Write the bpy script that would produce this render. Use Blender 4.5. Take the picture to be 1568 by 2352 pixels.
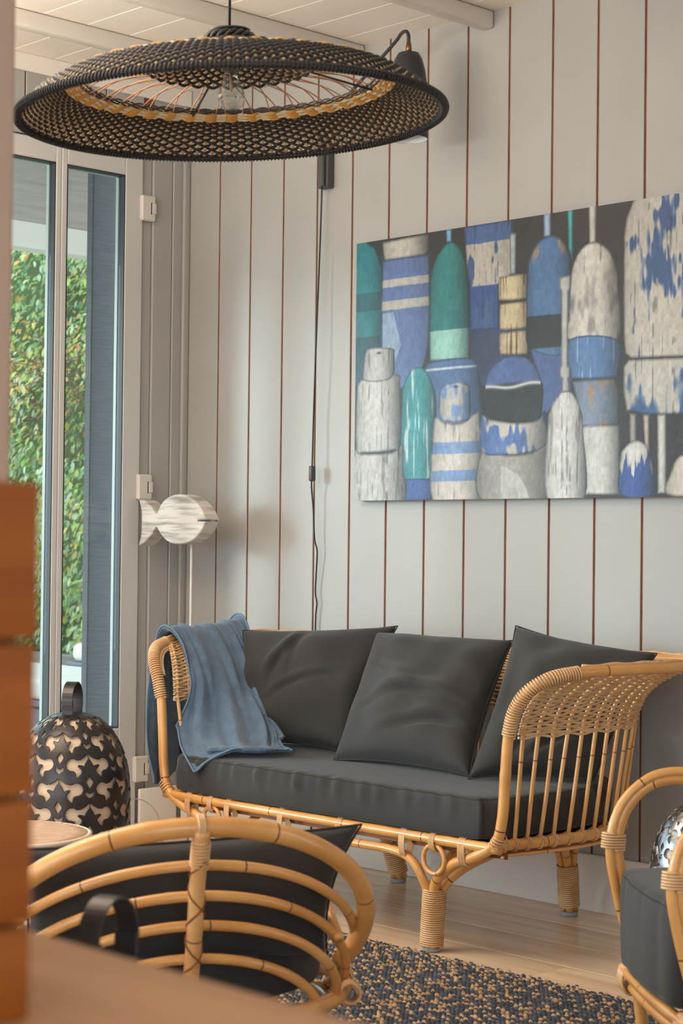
import bpy, bmesh, math, random
import numpy as np
from mathutils import Vector, Matrix, Euler
for o in list(bpy.data.objects): bpy.data.objects.remove(o, do_unlink=True)
SC = bpy.context.scene
COL = SC.collection
PI = math.pi
# ------------------------------------------------------------------ camera
cam_d = bpy.data.cameras.new('camera'); cam = bpy.data.objects.new('camera', cam_d); COL.objects.link(cam)
SC.camera = cam
CAM = Vector((4.7694, -3.8938, 0.9781))
yaw, pit, roll = math.radians(45.838), math.radians(.972), math.radians(.628)
fw = Vector((-math.sin(yaw)*math.cos(pit), math.cos(yaw)*math.cos(pit), math.sin(pit)))
rt0 = fw.cross(Vector((0, 0, 1))).normalized(); up0 = rt0.cross(fw)
rt = rt0*math.cos(roll) + up0*math.sin(roll); up = -rt0*math.sin(roll) + up0*math.cos(roll)
cam.matrix_world = Matrix(((rt.x, up.x, -fw.x, CAM.x), (rt.y, up.y, -fw.y, CAM.y), (rt.z, up.z, -fw.z, CAM.z), (0, 0, 0, 1)))
cam_d.sensor_fit = 'HORIZONTAL'; cam_d.sensor_width = 36.0; cam_d.lens = 4173.5/1568*36
cam_d.clip_start = .05; cam_d.clip_end = 100
cam_d.dof.use_dof = True; cam_d.dof.focus_distance = 4.9
cam_d.dof.aperture_fstop = (cam_d.lens/1000)/.0085
# ------------------------------------------------------------------ sky, low hazy sun, exposure
W = bpy.data.worlds.new('sky'); SC.world = W; W.use_nodes = True
bg = W.node_tree.nodes['Background']; bg.inputs[0].default_value = (.84, .92, 1, 1); bg.inputs[1].default_value = 3.0
sd = bpy.data.lights.new('hazy_sun', 'SUN'); sun = bpy.data.objects.new('hazy_sun', sd); COL.objects.link(sun)
sd.energy = 1.1; sd.angle = math.radians(11); sd.color = (.95, .98, 1)
sun.rotation_euler = Vector((.69, .69, -.17)).to_track_quat('-Z', 'Y').to_euler()
ud = bpy.data.lights.new('added_ceiling_fill', 'AREA'); ul = bpy.data.objects.new('added_ceiling_fill', ud); COL.objects.link(ul)  # added fill light out of view, brightens the ceiling and upper walls
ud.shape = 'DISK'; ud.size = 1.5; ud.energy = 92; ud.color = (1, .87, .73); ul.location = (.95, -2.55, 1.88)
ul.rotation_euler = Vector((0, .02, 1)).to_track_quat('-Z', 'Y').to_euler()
SC.view_settings.view_transform = 'Standard'; SC.view_settings.look = 'None'
SC.view_settings.gamma = 1; SC.view_settings.use_curve_mapping = False
SC.view_settings.exposure = 0.5
SC.render.film_transparent = False
# ------------------------------------------------------------------ helpers
def lin(c):
    return tuple((x/12.92 if x <= .04045 else ((x+.055)/1.055)**2.4) for x in (v/255 for v in c))
def tag(o, label=None, cat=None, group=None, kind=None):
    if label: o['label'] = label
    if cat: o['category'] = cat
    if group: o['group'] = group
    if kind: o['kind'] = kind
    return o
def thing(name, label, cat, loc=(0, 0, 0), rz=0, group=None):
    o = bpy.data.objects.new(name, None); COL.objects.link(o); o.empty_display_size = .1
    o.location = loc; o.rotation_euler = (0, 0, rz)
    return tag(o, label, cat, group)
def link(name, me, mat, parent=None, loc=None):
    o = bpy.data.objects.new(name, me); COL.objects.link(o)
    if mat is not None and not me.materials: me.materials.append(mat)
    if parent is not None: o.parent = parent
    if loc is not None: o.location = loc
    return o
def copy_tree(o, parent=None):
    c = o.copy(); COL.objects.link(c); c.parent = parent
    for ch in list(o.children): copy_tree(ch, c)
    return c
class MB:
    def __init__(s): s.V = []; s.F = []; s.L = []; s.n = 0; s.C = []
    def add(s, V, F, L=None, C=None):
        V = np.asarray(V, float); s.V.append(V)
        s.F += [tuple(int(i)+s.n for i in f) for f in F]
        s.L.append(np.zeros(len(V)) if L is None else np.asarray(L, float))
        s.C.append(np.ones((len(V), 3)) if C is None else np.broadcast_to(np.asarray(C, float), (len(V), 3)))
        s.n += len(V); return s
    def mesh(s, name, smooth=True, color=False):
        me = bpy.data.meshes.new(name); V = np.concatenate(s.V)
        me.from_pydata(V.tolist(), [], s.F)
        a = me.attributes.new('len', 'FLOAT', 'POINT'); a.data.foreach_set('value', np.concatenate(s.L).astype(np.float32))
        if color:
            c = me.attributes.new('tint', 'FLOAT_COLOR', 'POINT')
            cc = np.concatenate(s.C); cc = np.concatenate([cc, np.ones((len(cc), 1))], 1)
            c.data.foreach_set('color', cc.astype(np.float32).ravel())
        if smooth: me.polygons.foreach_set('use_smooth', [True]*len(me.polygons))
        me.update(); return me
    def build(s, name, mat, parent=None, smooth=True, color=False, loc=None):
        return link(name, s.mesh(name, smooth, color), mat, parent, loc)
def cr(pts, n=8, closed=False):
    """Catmull-Rom through pts, n samples a span"""
    P = np.asarray(pts, float); N = len(P)
    if N < 3 and not closed:
        t = np.linspace(0, 1, n+1)[:, None]; return P[0]*(1-t)+P[1]*t
    out = []; t = np.linspace(0, 1, n, endpoint=False)[:, None]
    for i in range(N if closed else N-1):
        if closed: p0, p1, p2, p3 = P[(i-1) % N], P[i], P[(i+1) % N], P[(i+2) % N]
        else:
            p1, p2 = P[i], P[i+1]; p0 = P[i-1] if i else 2*p1-p2; p3 = P[i+2] if i+2 < N else 2*p2-p1
        out.append(.5*((2*p1)+(-p0+p2)*t+(2*p0-5*p1+4*p2-p3)*t*t+(-p0+3*p1-3*p2+p3)*t**3))
    if not closed: out.append(P[-1:])
    return np.concatenate(out)
def resample(P, n, closed=False):
    P = np.asarray(P, float)
    if closed: P = np.concatenate([P, P[:1]])
    d = np.concatenate([[0], np.cumsum(np.linalg.norm(np.diff(P, axis=0), axis=1))])
    t = np.linspace(0, d[-1], n, endpoint=not closed)
    return np.stack([np.interp(t, d, P[:, k]) for k in range(P.shape[1])], 1)
def frames(P, closed=False):
    P = np.asarray(P, float)
    if closed: T = np.roll(P, -1, 0)-np.roll(P, 1, 0)
    else: T = np.gradient(P, axis=0)
    T /= np.linalg.norm(T, axis=1)[:, None]+1e-12
    a = np.array([0, 0, 1.]) if abs(T[0][2]) < .9 else np.array([1., 0, 0])
    N = np.zeros_like(P); n = a-T[0]*(a@T[0]); n /= np.linalg.norm(n); N[0] = n
    for i in range(1, len(P)):
        n = n-T[i]*(n@T[i]); n /= np.linalg.norm(n)+1e-12; N[i] = n
    return T, N, np.cross(T, N)
def tube(mb, P, r, n=8, closed=False, cap=True, flat=None, nodes=0, C=None):
    P = np.asarray(P, float); m = len(P); T, N, B = frames(P, closed)
    r = np.broadcast_to(np.asarray(r, float), (m,)).copy()
    d = np.concatenate([[0], np.cumsum(np.linalg.norm(np.diff(P, axis=0), axis=1))])
    if nodes:
        ph = (d/nodes+.37) % 1; r *= 1+.07*np.exp(-((np.minimum(ph, 1-ph)*nodes)/.006)**2)
    a = np.arange(n)*2*PI/n; ca, sa = np.cos(a), np.sin(a)
    f1, f2 = flat or (1, 1)
    V = P[:, None, :]+r[:, None, None]*(ca[None, :, None]*f1*N[:, None, :]+sa[None, :, None]*f2*B[:, None, :])
    V = V.reshape(-1, 3); F = []
    for i in range(m if closed else m-1):
        j = (i+1) % m
        for k in range(n):
            l = (k+1) % n; F.append((i*n+k, i*n+l, j*n+l, j*n+k))
    if cap and not closed:
        F.append(tuple(range(n-1, -1, -1))); F.append(tuple((m-1)*n+k for k in range(n)))
    mb.add(V, F, np.repeat(d, n), C); return mb
def coil(mb, P, R, turns, r=.0022, n=5, seg=14, flat=None, C=None):
    """a binding: a cane wound round the path P at radius R"""
    P = resample(P, max(8, int(turns*3))); T, N, B = frames(P)
    t = np.linspace(0, 1, int(turns*seg)); x = t*(len(P)-1); i = np.clip(x.astype(int), 0, len(P)-2); f = (x-i)[:, None]
    c = P[i]*(1-f)+P[i+1]*f; nn = N[i]*(1-f)+N[i+1]*f; bb = B[i]*(1-f)+B[i+1]*f; a = t*turns*2*PI
    R = np.interp(t, np.linspace(0, 1, len(R)), R) if np.ndim(R) else np.full(len(t), R)
    f1, f2 = flat or (1, 1)
    Q = c+(R*np.cos(a)*f1)[:, None]*nn+(R*np.sin(a)*f2)[:, None]*bb
    return tube(mb, Q, r, n, C=C)
def box(mb, lo, hi, C=None):
    x0, y0, z0 = lo; x1, y1, z1 = hi
    V = [(x0, y0, z0), (x1, y0, z0), (x1, y1, z0), (x0, y1, z0), (x0, y0, z1), (x1, y0, z1), (x1, y1, z1), (x0, y1, z1)]
    return mb.add(V, [(0, 3, 2, 1), (4, 5, 6, 7), (0, 1, 5, 4), (1, 2, 6, 5), (2, 3, 7, 6), (3, 0, 4, 7)], C=C)
def bbox(name, lo, hi, mat, parent=None, bev=.002, seg=1):
    """a box with eased edges, origin at its centre"""
    bm = bmesh.new(); c = [(a+b)/2 for a, b in zip(lo, hi)]; s = [b-a for a, b in zip(lo, hi)]
    bmesh.ops.create_cube(bm, size=1, matrix=Matrix.Diagonal((*s, 1)))
    if bev: bmesh.ops.bevel(bm, geom=bm.edges[:], offset=min(bev, min(s)*.45), segments=seg, affect='EDGES', profile=.5)
    me = bpy.data.meshes.new(name); bm.to_mesh(me); bm.free()
    if seg > 1: me.polygons.foreach_set('use_smooth', [True]*len(me.polygons))
    return link(name, me, mat, parent, c)
def lathe(mb, prof, n=32, c=(0, 0, 0), C=None):
    V = []; F = []; m = len(prof)
    for r, z in prof:
        for k in range(n): V.append((c[0]+r*math.cos(2*PI*k/n), c[1]+r*math.sin(2*PI*k/n), c[2]+z))
    for i in range(m-1):
        for k in range(n):
            l = (k+1) % n; F.append((i*n+k, i*n+l, (i+1)*n+l, (i+1)*n+k))
    L = np.repeat(np.arange(m)*.01, n)
    return mb.add(V, F, L, C)
def rot_align(P, o=(0, 0, 0), rz=0):
    P = np.asarray(P, float); c, s = math.cos(rz), math.sin(rz)
    return np.stack([o[0]+c*P[:, 0]-s*P[:, 1], o[1]+s*P[:, 0]+c*P[:, 1], o[2]+P[:, 2]], 1)
# ------------------------------------------------------------------ materials
def M(name, col, rough=.6, metal=0, col2=None, ns=6, stretch=(1, 1, 1), lo=.35, hi=.7, bump=0, bs=120, bstretch=None, spec=.5, wave=None, detail=4, sheen=0, rnd=0, trans=0, alpha=1, coat=0):
    m = bpy.data.materials.new(name); m.use_nodes = True; nt = m.node_tree; N = nt.nodes; K = nt.links
    p = N['Principled BSDF']; c = lin(col)+(1,)
    p.inputs['Base Color'].default_value = c; p.inputs['Roughness'].default_value = rough; p.inputs['Metallic'].default_value = metal
    p.inputs['Specular IOR Level'].default_value = spec
    if sheen: p.inputs['Sheen Weight'].default_value = sheen; p.inputs['Sheen Roughness'].default_value = .5
    if trans: p.inputs['Transmission Weight'].default_value = trans
    if coat: p.inputs['Coat Weight'].default_value = coat; p.inputs['Coat Roughness'].default_value = .15
    tc = N.new('ShaderNodeTexCoord'); oi = N.new('ShaderNodeObjectInfo')
    mp = N.new('ShaderNodeMapping'); mp.inputs['Scale'].default_value = stretch
    K.new(tc.outputs['Object'], mp.inputs['Vector'])
    mu = N.new('ShaderNodeMath'); mu.operation = 'MULTIPLY'; mu.inputs[1].default_value = 37.0; K.new(oi.outputs['Random'], mu.inputs[0])
    cx = N.new('ShaderNodeCombineXYZ'); [K.new(mu.outputs[0], cx.inputs[i]) for i in range(3)]; K.new(cx.outputs[0], mp.inputs['Location'])
    last = None
    if col2 is not None:
        nz = N.new('ShaderNodeTexNoise'); nz.inputs['Scale'].default_value = ns; nz.inputs['Detail'].default_value = detail
        K.new(mp.outputs[0], nz.inputs['Vector'])
        rp = N.new('ShaderNodeValToRGB'); rp.color_ramp.elements[0].position = lo; rp.color_ramp.elements[1].position = hi
        rp.color_ramp.elements[0].color = c; rp.color_ramp.elements[1].color = lin(col2)+(1,)
        K.new(nz.outputs[0], rp.inputs[0]); last = rp.outputs[0]
    if rnd:
        hs = N.new('ShaderNodeHueSaturation'); mr = N.new('ShaderNodeMapRange'); mr.inputs[3].default_value = 1-rnd; mr.inputs[4].default_value = 1+rnd
        K.new(oi.outputs['Random'], mr.inputs[0]); K.new(mr.outputs[0], hs.inputs['Value'])
        if last is not None: K.new(last, hs.inputs['Color'])
        else: hs.inputs['Color'].default_value = c
        last = hs.outputs[0]
    if last is not None: K.new(last, p.inputs['Base Color'])
    if bump:
        b = N.new('ShaderNodeBump'); b.inputs['Strength'].default_value = bump; b.inputs['Distance'].default_value = .002
        if wave:
            mb2 = N.new('ShaderNodeMapping'); mb2.inputs['Scale'].default_value = bstretch or (1, 1, 1); K.new(tc.outputs['Object'], mb2.inputs['Vector'])
            w = N.new('ShaderNodeTexWave'); w.inputs['Scale'].default_value = bs; w.inputs['Distortion'].default_value = 2; w.bands_direction = wave
            K.new(mb2.outputs[0], w.inputs['Vector']); K.new(w.outputs[1], b.inputs['Height'])
        else:
            mb2 = N.new('ShaderNodeMapping'); mb2.inputs['Scale'].default_value = bstretch or (1, 1, 1); K.new(tc.outputs['Object'], mb2.inputs['Vector'])
            n2 = N.new('ShaderNodeTexNoise'); n2.inputs['Scale'].default_value = bs; n2.inputs['Detail'].default_value = 3
            K.new(mb2.outputs[0], n2.inputs['Vector']); K.new(n2.outputs[0], b.inputs['Height'])
        K.new(b.outputs[0], p.inputs['Normal'])
    return m
def M_rattan(name, col, col2, ring, rough=.32, period=.27, coat=.35):
    m = M(name, col, rough, col2=col2, ns=9, lo=.3, hi=.75, coat=coat); nt = m.node_tree; N = nt.nodes; K = nt.links
    p = N['Principled BSDF']; src = p.inputs['Base Color'].links[0].from_socket
    at = N.new('ShaderNodeAttribute'); at.attribute_name = 'len'
    d = N.new('ShaderNodeMath'); d.operation = 'DIVIDE'; d.inputs[1].default_value = period; K.new(at.outputs['Fac'], d.inputs[0])
    a = N.new('ShaderNodeMath'); a.operation = 'ADD'; a.inputs[1].default_value = .37; K.new(d.outputs[0], a.inputs[0])
    f = N.new('ShaderNodeMath'); f.operation = 'FRACT'; K.new(a.outputs[0], f.inputs[0])
    l = N.new('ShaderNodeMath'); l.operation = 'LESS_THAN'; l.inputs[1].default_value = .010/period*.3; K.new(f.outputs[0], l.inputs[0])
    mx = N.new('ShaderNodeMix'); mx.data_type = 'RGBA'; K.new(l.outputs[0], mx.inputs['Factor']); K.new(src, mx.inputs['A']); mx.inputs['B'].default_value = lin(ring)+(1,)
    K.new(mx.outputs['Result'], p.inputs['Base Color']); return m
def M_attr(name, rough=.6, spec=.3, bump=0, bs=200, sheen=0):
    m = M(name, (128, 128, 128), rough, spec=spec, bump=bump, bs=bs, sheen=sheen); nt = m.node_tree
    at = nt.nodes.new('ShaderNodeAttribute'); at.attribute_name = 'tint'
    nt.links.new(at.outputs['Color'], nt.nodes['Principled BSDF'].inputs['Base Color']); return m
def M_leaf(name):
    m = M_attr(name, .32, .6); N = m.node_tree.nodes; K = m.node_tree.links
    at = [n for n in N if n.type == 'ATTRIBUTE'][0]; t = N.new('ShaderNodeBsdfTranslucent'); K.new(at.outputs['Color'], t.inputs[0])
    x = N.new('ShaderNodeMixShader'); x.inputs[0].default_value = .45; o = N['Material Output']
    K.new(N['Principled BSDF'].outputs[0], x.inputs[1]); K.new(t.outputs[0], x.inputs[2]); K.new(x.outputs[0], o.inputs[0]); return m
def M_glass(name, col=(235, 245, 245), gloss=.06):
    m = bpy.data.materials.new(name); m.use_nodes = True; N = m.node_tree.nodes; K = m.node_tree.links
    for n in list(N): N.remove(n)
    o = N.new('ShaderNodeOutputMaterial'); t = N.new('ShaderNodeBsdfTransparent'); t.inputs[0].default_value = lin(col)+(1,)
    g = N.new('ShaderNodeBsdfGlossy'); g.inputs['Roughness'].default_value = .02
    lw = N.new('ShaderNodeLayerWeight'); lw.inputs[0].default_value = .25
    mr = N.new('ShaderNodeMapRange'); mr.inputs[3].default_value = gloss*.4; mr.inputs[4].default_value = gloss*4; K.new(lw.outputs['Facing'], mr.inputs[0])
    x = N.new('ShaderNodeMixShader'); K.new(mr.outputs[0], x.inputs[0]); K.new(t.outputs[0], x.inputs[1]); K.new(g.outputs[0], x.inputs[2]); K.new(x.outputs[0], o.inputs[0])
    return m
MT = dict(
 wall=M('painted_plank', (166, 164, 160), .42, col2=(160, 158, 153), ns=2.5, bump=.08, bs=30, bstretch=(1, 1, .08), rnd=.015),
 ceil=M('painted_ceiling', (230, 224, 215), .5, col2=(224, 217, 207), ns=3, rnd=.02),
 lwall=M('painted_door_wall', (214, 207, 195), .45, col2=(208, 201, 189), ns=2.5),
 joint=M('brown_joint', (150, 92, 58), .7, col2=(118, 68, 42), ns=14),
 djoint=M('ceiling_joint', (120, 100, 84), .8),  # even brown of the backing between ceiling boards
 floor=M('oak_floor', (248, 222, 190), .26, col2=(216, 180, 144), ns=3.2, stretch=(.55, 7, 1), lo=.38, hi=.82, detail=7, bump=.1, bs=40, bstretch=(.2, 5, 1), rnd=.07),
 slab=M('floor_underlay', (110, 84, 62), .8),
 frame=M('door_frame_paint', (200, 199, 196), .4),
 gasket=M('dark_gasket', (44, 45, 49), .5),
 glass=M_glass('door_glass'),
 hinge=M('white_hinge_cover', (214, 208, 200), .4),
 rattan=M_rattan('rattan_pole', (230, 172, 100), (206, 142, 74), (104, 62, 32)),
 rattan_st=M_rattan('rattan_stick', (228, 178, 114), (214, 150, 92), (130, 84, 48), period=.31),
 weft=M('rattan_weft', (226, 190, 144), .42, col2=(200, 154, 106), ns=30, rnd=.1),
 bind=M('cane_binding', (224, 184, 134), .38, col2=(204, 154, 102), ns=18, rnd=.06, coat=.2),
 seatpanel=M('stained_seat_board', (156, 96, 52), .55, col2=(132, 78, 40), ns=5),
 cap=M('grey_foot_cap', (150, 148, 146), .5),
 black=M('charcoal_canvas', (39, 38, 38), .8, col2=(46, 45, 44), ns=5, bump=.25, bs=700, sheen=.15),
 blackpipe=M('charcoal_piping', (46, 45, 44), .85),
 blue=M('blue_muslin', (70, 92, 116), .9, col2=(84, 108, 132), ns=26, stretch=(1, 1, 1), bump=.9, bs=150, bstretch=(1.3, 1.3, 2.6), sheen=.3),
 bluehem=M('blue_hem', (98, 124, 146), .9),
 metal=M('dark_cut_metal', (60, 59, 61), .32, metal=.55, col2=(66, 58, 54), ns=5, spec=.5),
 silver=M('brushed_silver_metal', (168, 170, 176), .26, metal=1, col2=(120, 122, 130), ns=7),
 cream=M('cream_lining', (214, 190, 164), .8),
 whiteL=M('white_lining', (226, 216, 204), .8),
 cord=M('black_cable', (30, 28, 28), .5),
 sblack=M('black_strand', (40, 36, 38), .42, rnd=.12),
 snat=M('natural_strand', (214, 186, 140), .5, col2=(196, 160, 110), ns=40, rnd=.08),
 scream=M('cream_strand', (230, 216, 184), .5, rnd=.05),
 syel=M('yellow_strand', (214, 164, 84), .5, rnd=.08),
 spoke=M('raw_rattan_spoke', (192, 148, 108), .5, col2=(172, 126, 90), ns=20, rnd=.08),
 bulb=M_glass('bulb_glass', (240, 240, 238), .16),
 filament=M('filament_support', (200, 190, 170), .3, metal=.6),
 lampm=M('matte_black_lamp', (48, 48, 50), .34, spec=.5),
 lampin=M('lamp_inside_white', (220, 224, 226), .5),
 brass=M('aged_brass', (128, 96, 60), .35, metal=.8),
 plate=M('dark_bracket', (74, 72, 72), .45),
 fish=M('whitewashed_wood', (206, 200, 192), .75, col2=(132, 128, 124), ns=5, stretch=(1.2, 1, 14), lo=.46, hi=.7, detail=6, bump=.25, bs=40, bstretch=(.5, 1, 10)),
 rod=M('pale_stand_rod', (206, 204, 198), .4),
 dark=M('dark_slot', (60, 50, 42), .8),
 canvas=M('canvas_edge', (206, 188, 170), .8),
 paint=M_attr('oil_paint', .42, .4, bump=.12, bs=90),
 rugm=M_attr('rug_yarn', .95, .1, sheen=.2),
 rugb=M('rug_backing', (60, 60, 68), .95),
 table=M('table_wood', (202, 152, 106), .45, col2=(176, 124, 80), ns=3, stretch=(1, 5, 1), detail=5),
 crate=M('honey_wood', (158, 88, 26), .55, col2=(120, 62, 14), ns=3.5, stretch=(.6, .6, 6), detail=5, spec=.2),
 crated=M('dark_wood_gap', (78, 44, 18), .6),
 post=M('grey_painted_timber', (82, 83, 87), .65, col2=(98, 99, 103), ns=26, stretch=(.5, .5, 12), bump=.6, bs=60, bstretch=(.3, .3, 9)),
 fascia=M('weathered_fascia', (176, 164, 156), .8, col2=(160, 148, 142), ns=6, stretch=(.5, .5, 8)),
 beamw=M('pale_beam', (226, 216, 204), .7),
 planter=M('planter_timber', (120, 114, 104), .85, col2=(96, 90, 82), ns=7, stretch=(.4, .4, 6)),
 pave=M('patio_paving', (150, 142, 132), .8, col2=(130, 124, 116), ns=4),
 ocush=M('outdoor_cushion', (214, 208, 198), .9, col2=(204, 198, 188), ns=5),
 oframe=M('outdoor_frame', (92, 96, 108), .5),
 leaf=M_leaf('leaf'),
 vine=M('dry_vine', (122, 98, 78), .9, col2=(96, 76, 60), ns=12),
 soil=M('hedge_core', (84, 98, 60), .95),
 tray=M('woven_cane_top', (196, 168, 144), .6, col2=(176, 146, 122), ns=30),
 trayrim=M('pale_cane_rim', (226, 208, 188), .5),
 partition=M('beige_partition', (176, 150, 132), .6, col2=(170, 144, 126), ns=3),
 wire=M('grey_wire', (150, 144, 136), .5),
)
# ================================================================== STRUCTURE
def struct(o): o['kind'] = 'structure'; return o
rng = random.Random(7)
# floor: slab and single planks running along the plank wall
fl = struct(bbox('floor', (-.02, -6.2, -.12), (6.6, .06, -.022), MT['slab'], bev=0))
pw = .185
lens = [1.25, 1.6, 1.9, 2.2]; pm = {}
for r in range(28):
    y1 = -.004-r*pw; x = -.02-rng.random()*1.4
    while x < 6.0:
        L = rng.choice(lens); x0 = max(x, 0.0); x1 = min(x+L, 6.5)
        if x1-x0 > .1:
            k = round(x1-x0, 3)
            if k not in pm:
                o = bbox('floor_plank', (-k/2, -pw/2, -.01), (k/2-.0015, pw/2-.0015, .01), MT['floor'], fl, bev=.0012); pm[k] = o.data
                pl_ = o
            else: pl_ = link('floor_plank', pm[k], None, fl)
            pl_.location = ((x0+x1)/2, y1-pw/2, -.010); pl_.matrix_parent_inverse = fl.matrix_world.inverted() if False else Matrix.Identity(4)
            pl_.location = Vector(((x0+x1)/2, y1-pw/2, -.010))-fl.location
        x += L
# plank wall (the far wall): brown backing, single vertical boards
wf = struct(bbox('wall_far', (-.12, .0042, -.02), (5.6, .12, 2.62), MT['joint'], bev=0))
def child(o, parent): o.parent = parent; o.location = Vector(o.location)-Vector(parent.location); return o
xs = [0.004]+[.164+.1572*k for k in range(35)]
plank_me = None
for i in range(len(xs)-1):
    if i == 0:
        o = bbox('wall_plank', (xs[0], 0, 0), (xs[1]-.0035, .004, 2.51), MT['wall'], bev=.0015)
    elif plank_me is None:
        o = bbox('wall_plank', (xs[i]+.0035, 0, 0), (xs[i+1]-.0035, .004, 2.51), MT['wall'], bev=.0015); plank_me = o.data
    else:
        o = link('wall_plank', plank_me, None); o.location = ((xs[i]+xs[i+1])/2, .002, 1.255)
    child(o, wf)
bb = struct(bbox('baseboard_far', (.012, -.014, 0), (5.5, -.0005, .152), MT['ceil'], bev=.004, seg=2))
# door wall: strips of board beside the door, head boards over it
wl = struct(bbox('wall_left', (-.09, -4.6, 2.25), (-.005, .004, 2.62), MT['joint'], bev=0))
child(bbox('wall_board', (-.09, -.064, 0), (0, -.001, 2.5), MT['wall'], bev=.002), wl)
child(bbox('wall_board', (-.09, -.146, 0), (-.004, -.066, 2.5), MT['wall'], bev=.002), wl)
child(bbox('door_jamb', (-.09, -.190, 0), (-.012, -.1465, 2.262), MT['wall'], bev=.003), wl)
yb = -.19
for k in range(28):
    child(bbox('wall_board', (-.014, yb-.1572+.003, 2.262), (0, yb-.003, 2.46), MT['wall'], bev=.0015), wl); yb -= .1572
child(bbox('head_casing', (-.06, -4.4, 2.250), (.010, -.17, 2.330), MT['wall'], bev=.004), wl)
tr = struct(bbox('trim_1', (0.0005, -4.6, 2.445), (.016, -.001, 2.5), MT['ceil'], bev=.003))
tr2 = struct(bbox('trim_2', (.0005, -.028, .153), (.014, -.001, 2.444), MT['wall'], bev=.004, seg=2))
bl = struct(bbox('baseboard_left', (.0005, -.185, 0), (.014, -.03, .16), MT['ceil'], bev=.004, seg=2))
# ceiling: single boards, battens
ce = struct(bbox('ceiling', (-.12, -6.2, 2.517), (6.6, .02, 2.62), MT['djoint'], bev=0))
cme = None; yk = .058
for k in range(40):
    if cme is None:
        o = bbox('ceiling_board', (-.09, yk-.156+.0012, 2.5), (6.5, yk-.0012, 2.515), MT['ceil'], bev=.0015); cme = o.data
    else: o = link('ceiling_board', cme, None); o.location = ((-.09+6.5)/2, yk-.078, 2.5075)
    if k == 0: o.location.y -= 0
    child(o, ce); yk -= .156
for k, xb in enumerate([.405, .842, 1.363, 1.83, 2.30, 2.77, 3.24, 3.71, 4.18, 4.65]):
    o = bbox('ceiling_batten', (xb-.046, -6.1, 2.449), (xb, -.001, 2.4995), MT['ceil'], bev=.007, seg=2); child(o, ce)
# the sides of the room behind the camera: unseen walls, openings shaped to set the daylight
wr_ = struct(bbox('wall_right', (6.55, -3.4, -.02), (6.65, .05, 2.62), MT['wall'], bev=0))
for lo, hi in (((6.55, -6.2, 2.2), (6.65, -3.4, 2.62)), ((6.55, -6.2, -.02), (6.65, -3.4, .06))): child(bbox('wall_section', lo, hi, MT['wall'], bev=0), wr_)
wb = struct(bbox('wall_back', (-.09, -6.3, -.02), (6.65, -6.2, .06), MT['wall'], bev=0))
for lo, hi in (((-.09, -6.3, 2.2), (6.65, -6.2, 2.62)), ((-.09, -6.3, .06), (1.2, -6.2, 2.2)), ((6.45, -6.3, .06), (6.65, -6.2, 2.2))): child(bbox('wall_section', lo, hi, MT['wall'], bev=0), wb)
struct(bbox('terrace', (-.09, -12, -.16), (12, -6.31, -.06), MT['pave'], bev=0)); struct(bbox('terrace', (6.66, -6.3, -.16), (12, 4, -.06), MT['pave'], bev=0))
# glazed doors
def door(n, y0, y1, g0, g1, zb=.365, hinges=False):
    root = bpy.data.objects.new('door_%d' % n, None); COL.objects.link(root); root.location = (-.025, (y0+y1)/2, 0); struct(root)
    x0, x1 = -.05, -.004
    def pc(name, lo, hi, m, b=.003): return child(bbox(name, lo, hi, m, bev=b), root)
    zt, zT = 2.180, 2.248
    pc('stile', (x0, y0, .012), (x1, g0, zT), MT['frame']); pc('stile', (x0, g1, .012), (x1, y1, zT), MT['frame'])
    pc('top_rail', (x0, g0, zt), (x1, g1, zT), MT['frame']); pc('bottom_rail', (x0, g0, .012), (x1, g1, zb), MT['frame'])
    mb = MB(); t = .0035
    for lo, hi in (((-.034, g0, zb), (-.006, g0+t, zt)), ((-.034, g1-t, zb), (-.006, g1, zt)), ((-.034, g0, zt-t), (-.006, g1, zt)), ((-.034, g0, zb), (-.006, g1, zb+t))): box(mb, lo, hi)
    child(mb.build('gasket', MT['gasket'], smooth=False), root)
    mb = MB(); e = .0055
    for lo, hi in (((-.05, g0, zb), (-.0365, g0+e, zt)), ((-.05, g1-e, zb), (-.0365, g1, zt)), ((-.05, g0, zt-e), (-.0365, g1, zt)), ((-.05, g0, zb), (-.0365, g1, zb+e))): box(mb, lo, hi)
    child(mb.build('glazing_bead', MT['frame'], smooth=False), root)
    pc('pane', (-.030, g0+.004, zb+.004), (-.024, g1-.004, zt-.004), MT['glass'], 0)
    if hinges:
        for zc in (2.08, 1.155, .225):
            h = pc('hinge_cover', (-.006, -.205, zc-.042), (.012, -.148, zc+.042), MT['hinge'], .004)
            q = bbox('hinge_latch', (.0122, -.165, zc-.018), (.016, -.148, zc+.018), MT['hinge'], bev=.002); q.parent = h; q.location = Vector(q.location)-Vector(h.location)-Vector(root.location)
            s = bbox('latch_gap', (.0118, -.1685, zc-.020), (.0132, -.165, zc+.019), MT['dark'], bev=0); s.parent = h; s.location = Vector(s.location)-Vector(h.location)-Vector(root.location)
    return root
door(1, -.516, -.190, -.494, -.262, hinges=True)
door(2, -1.40, -.517, -1.335, -.538)
door(3, -2.29, -1.401, -2.225, -1.465)
door(4, -3.18, -2.291, -3.115, -2.355)
door(5, -4.07, -3.181, -4.005, -3.245)
# beige partition whose end stands at the left edge of the view
struct(bbox('wall_partition', (2.87, -3.12, 0), (3.171, -2.821, 2.4985), MT['partition'], bev=.008, seg=3))
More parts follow.
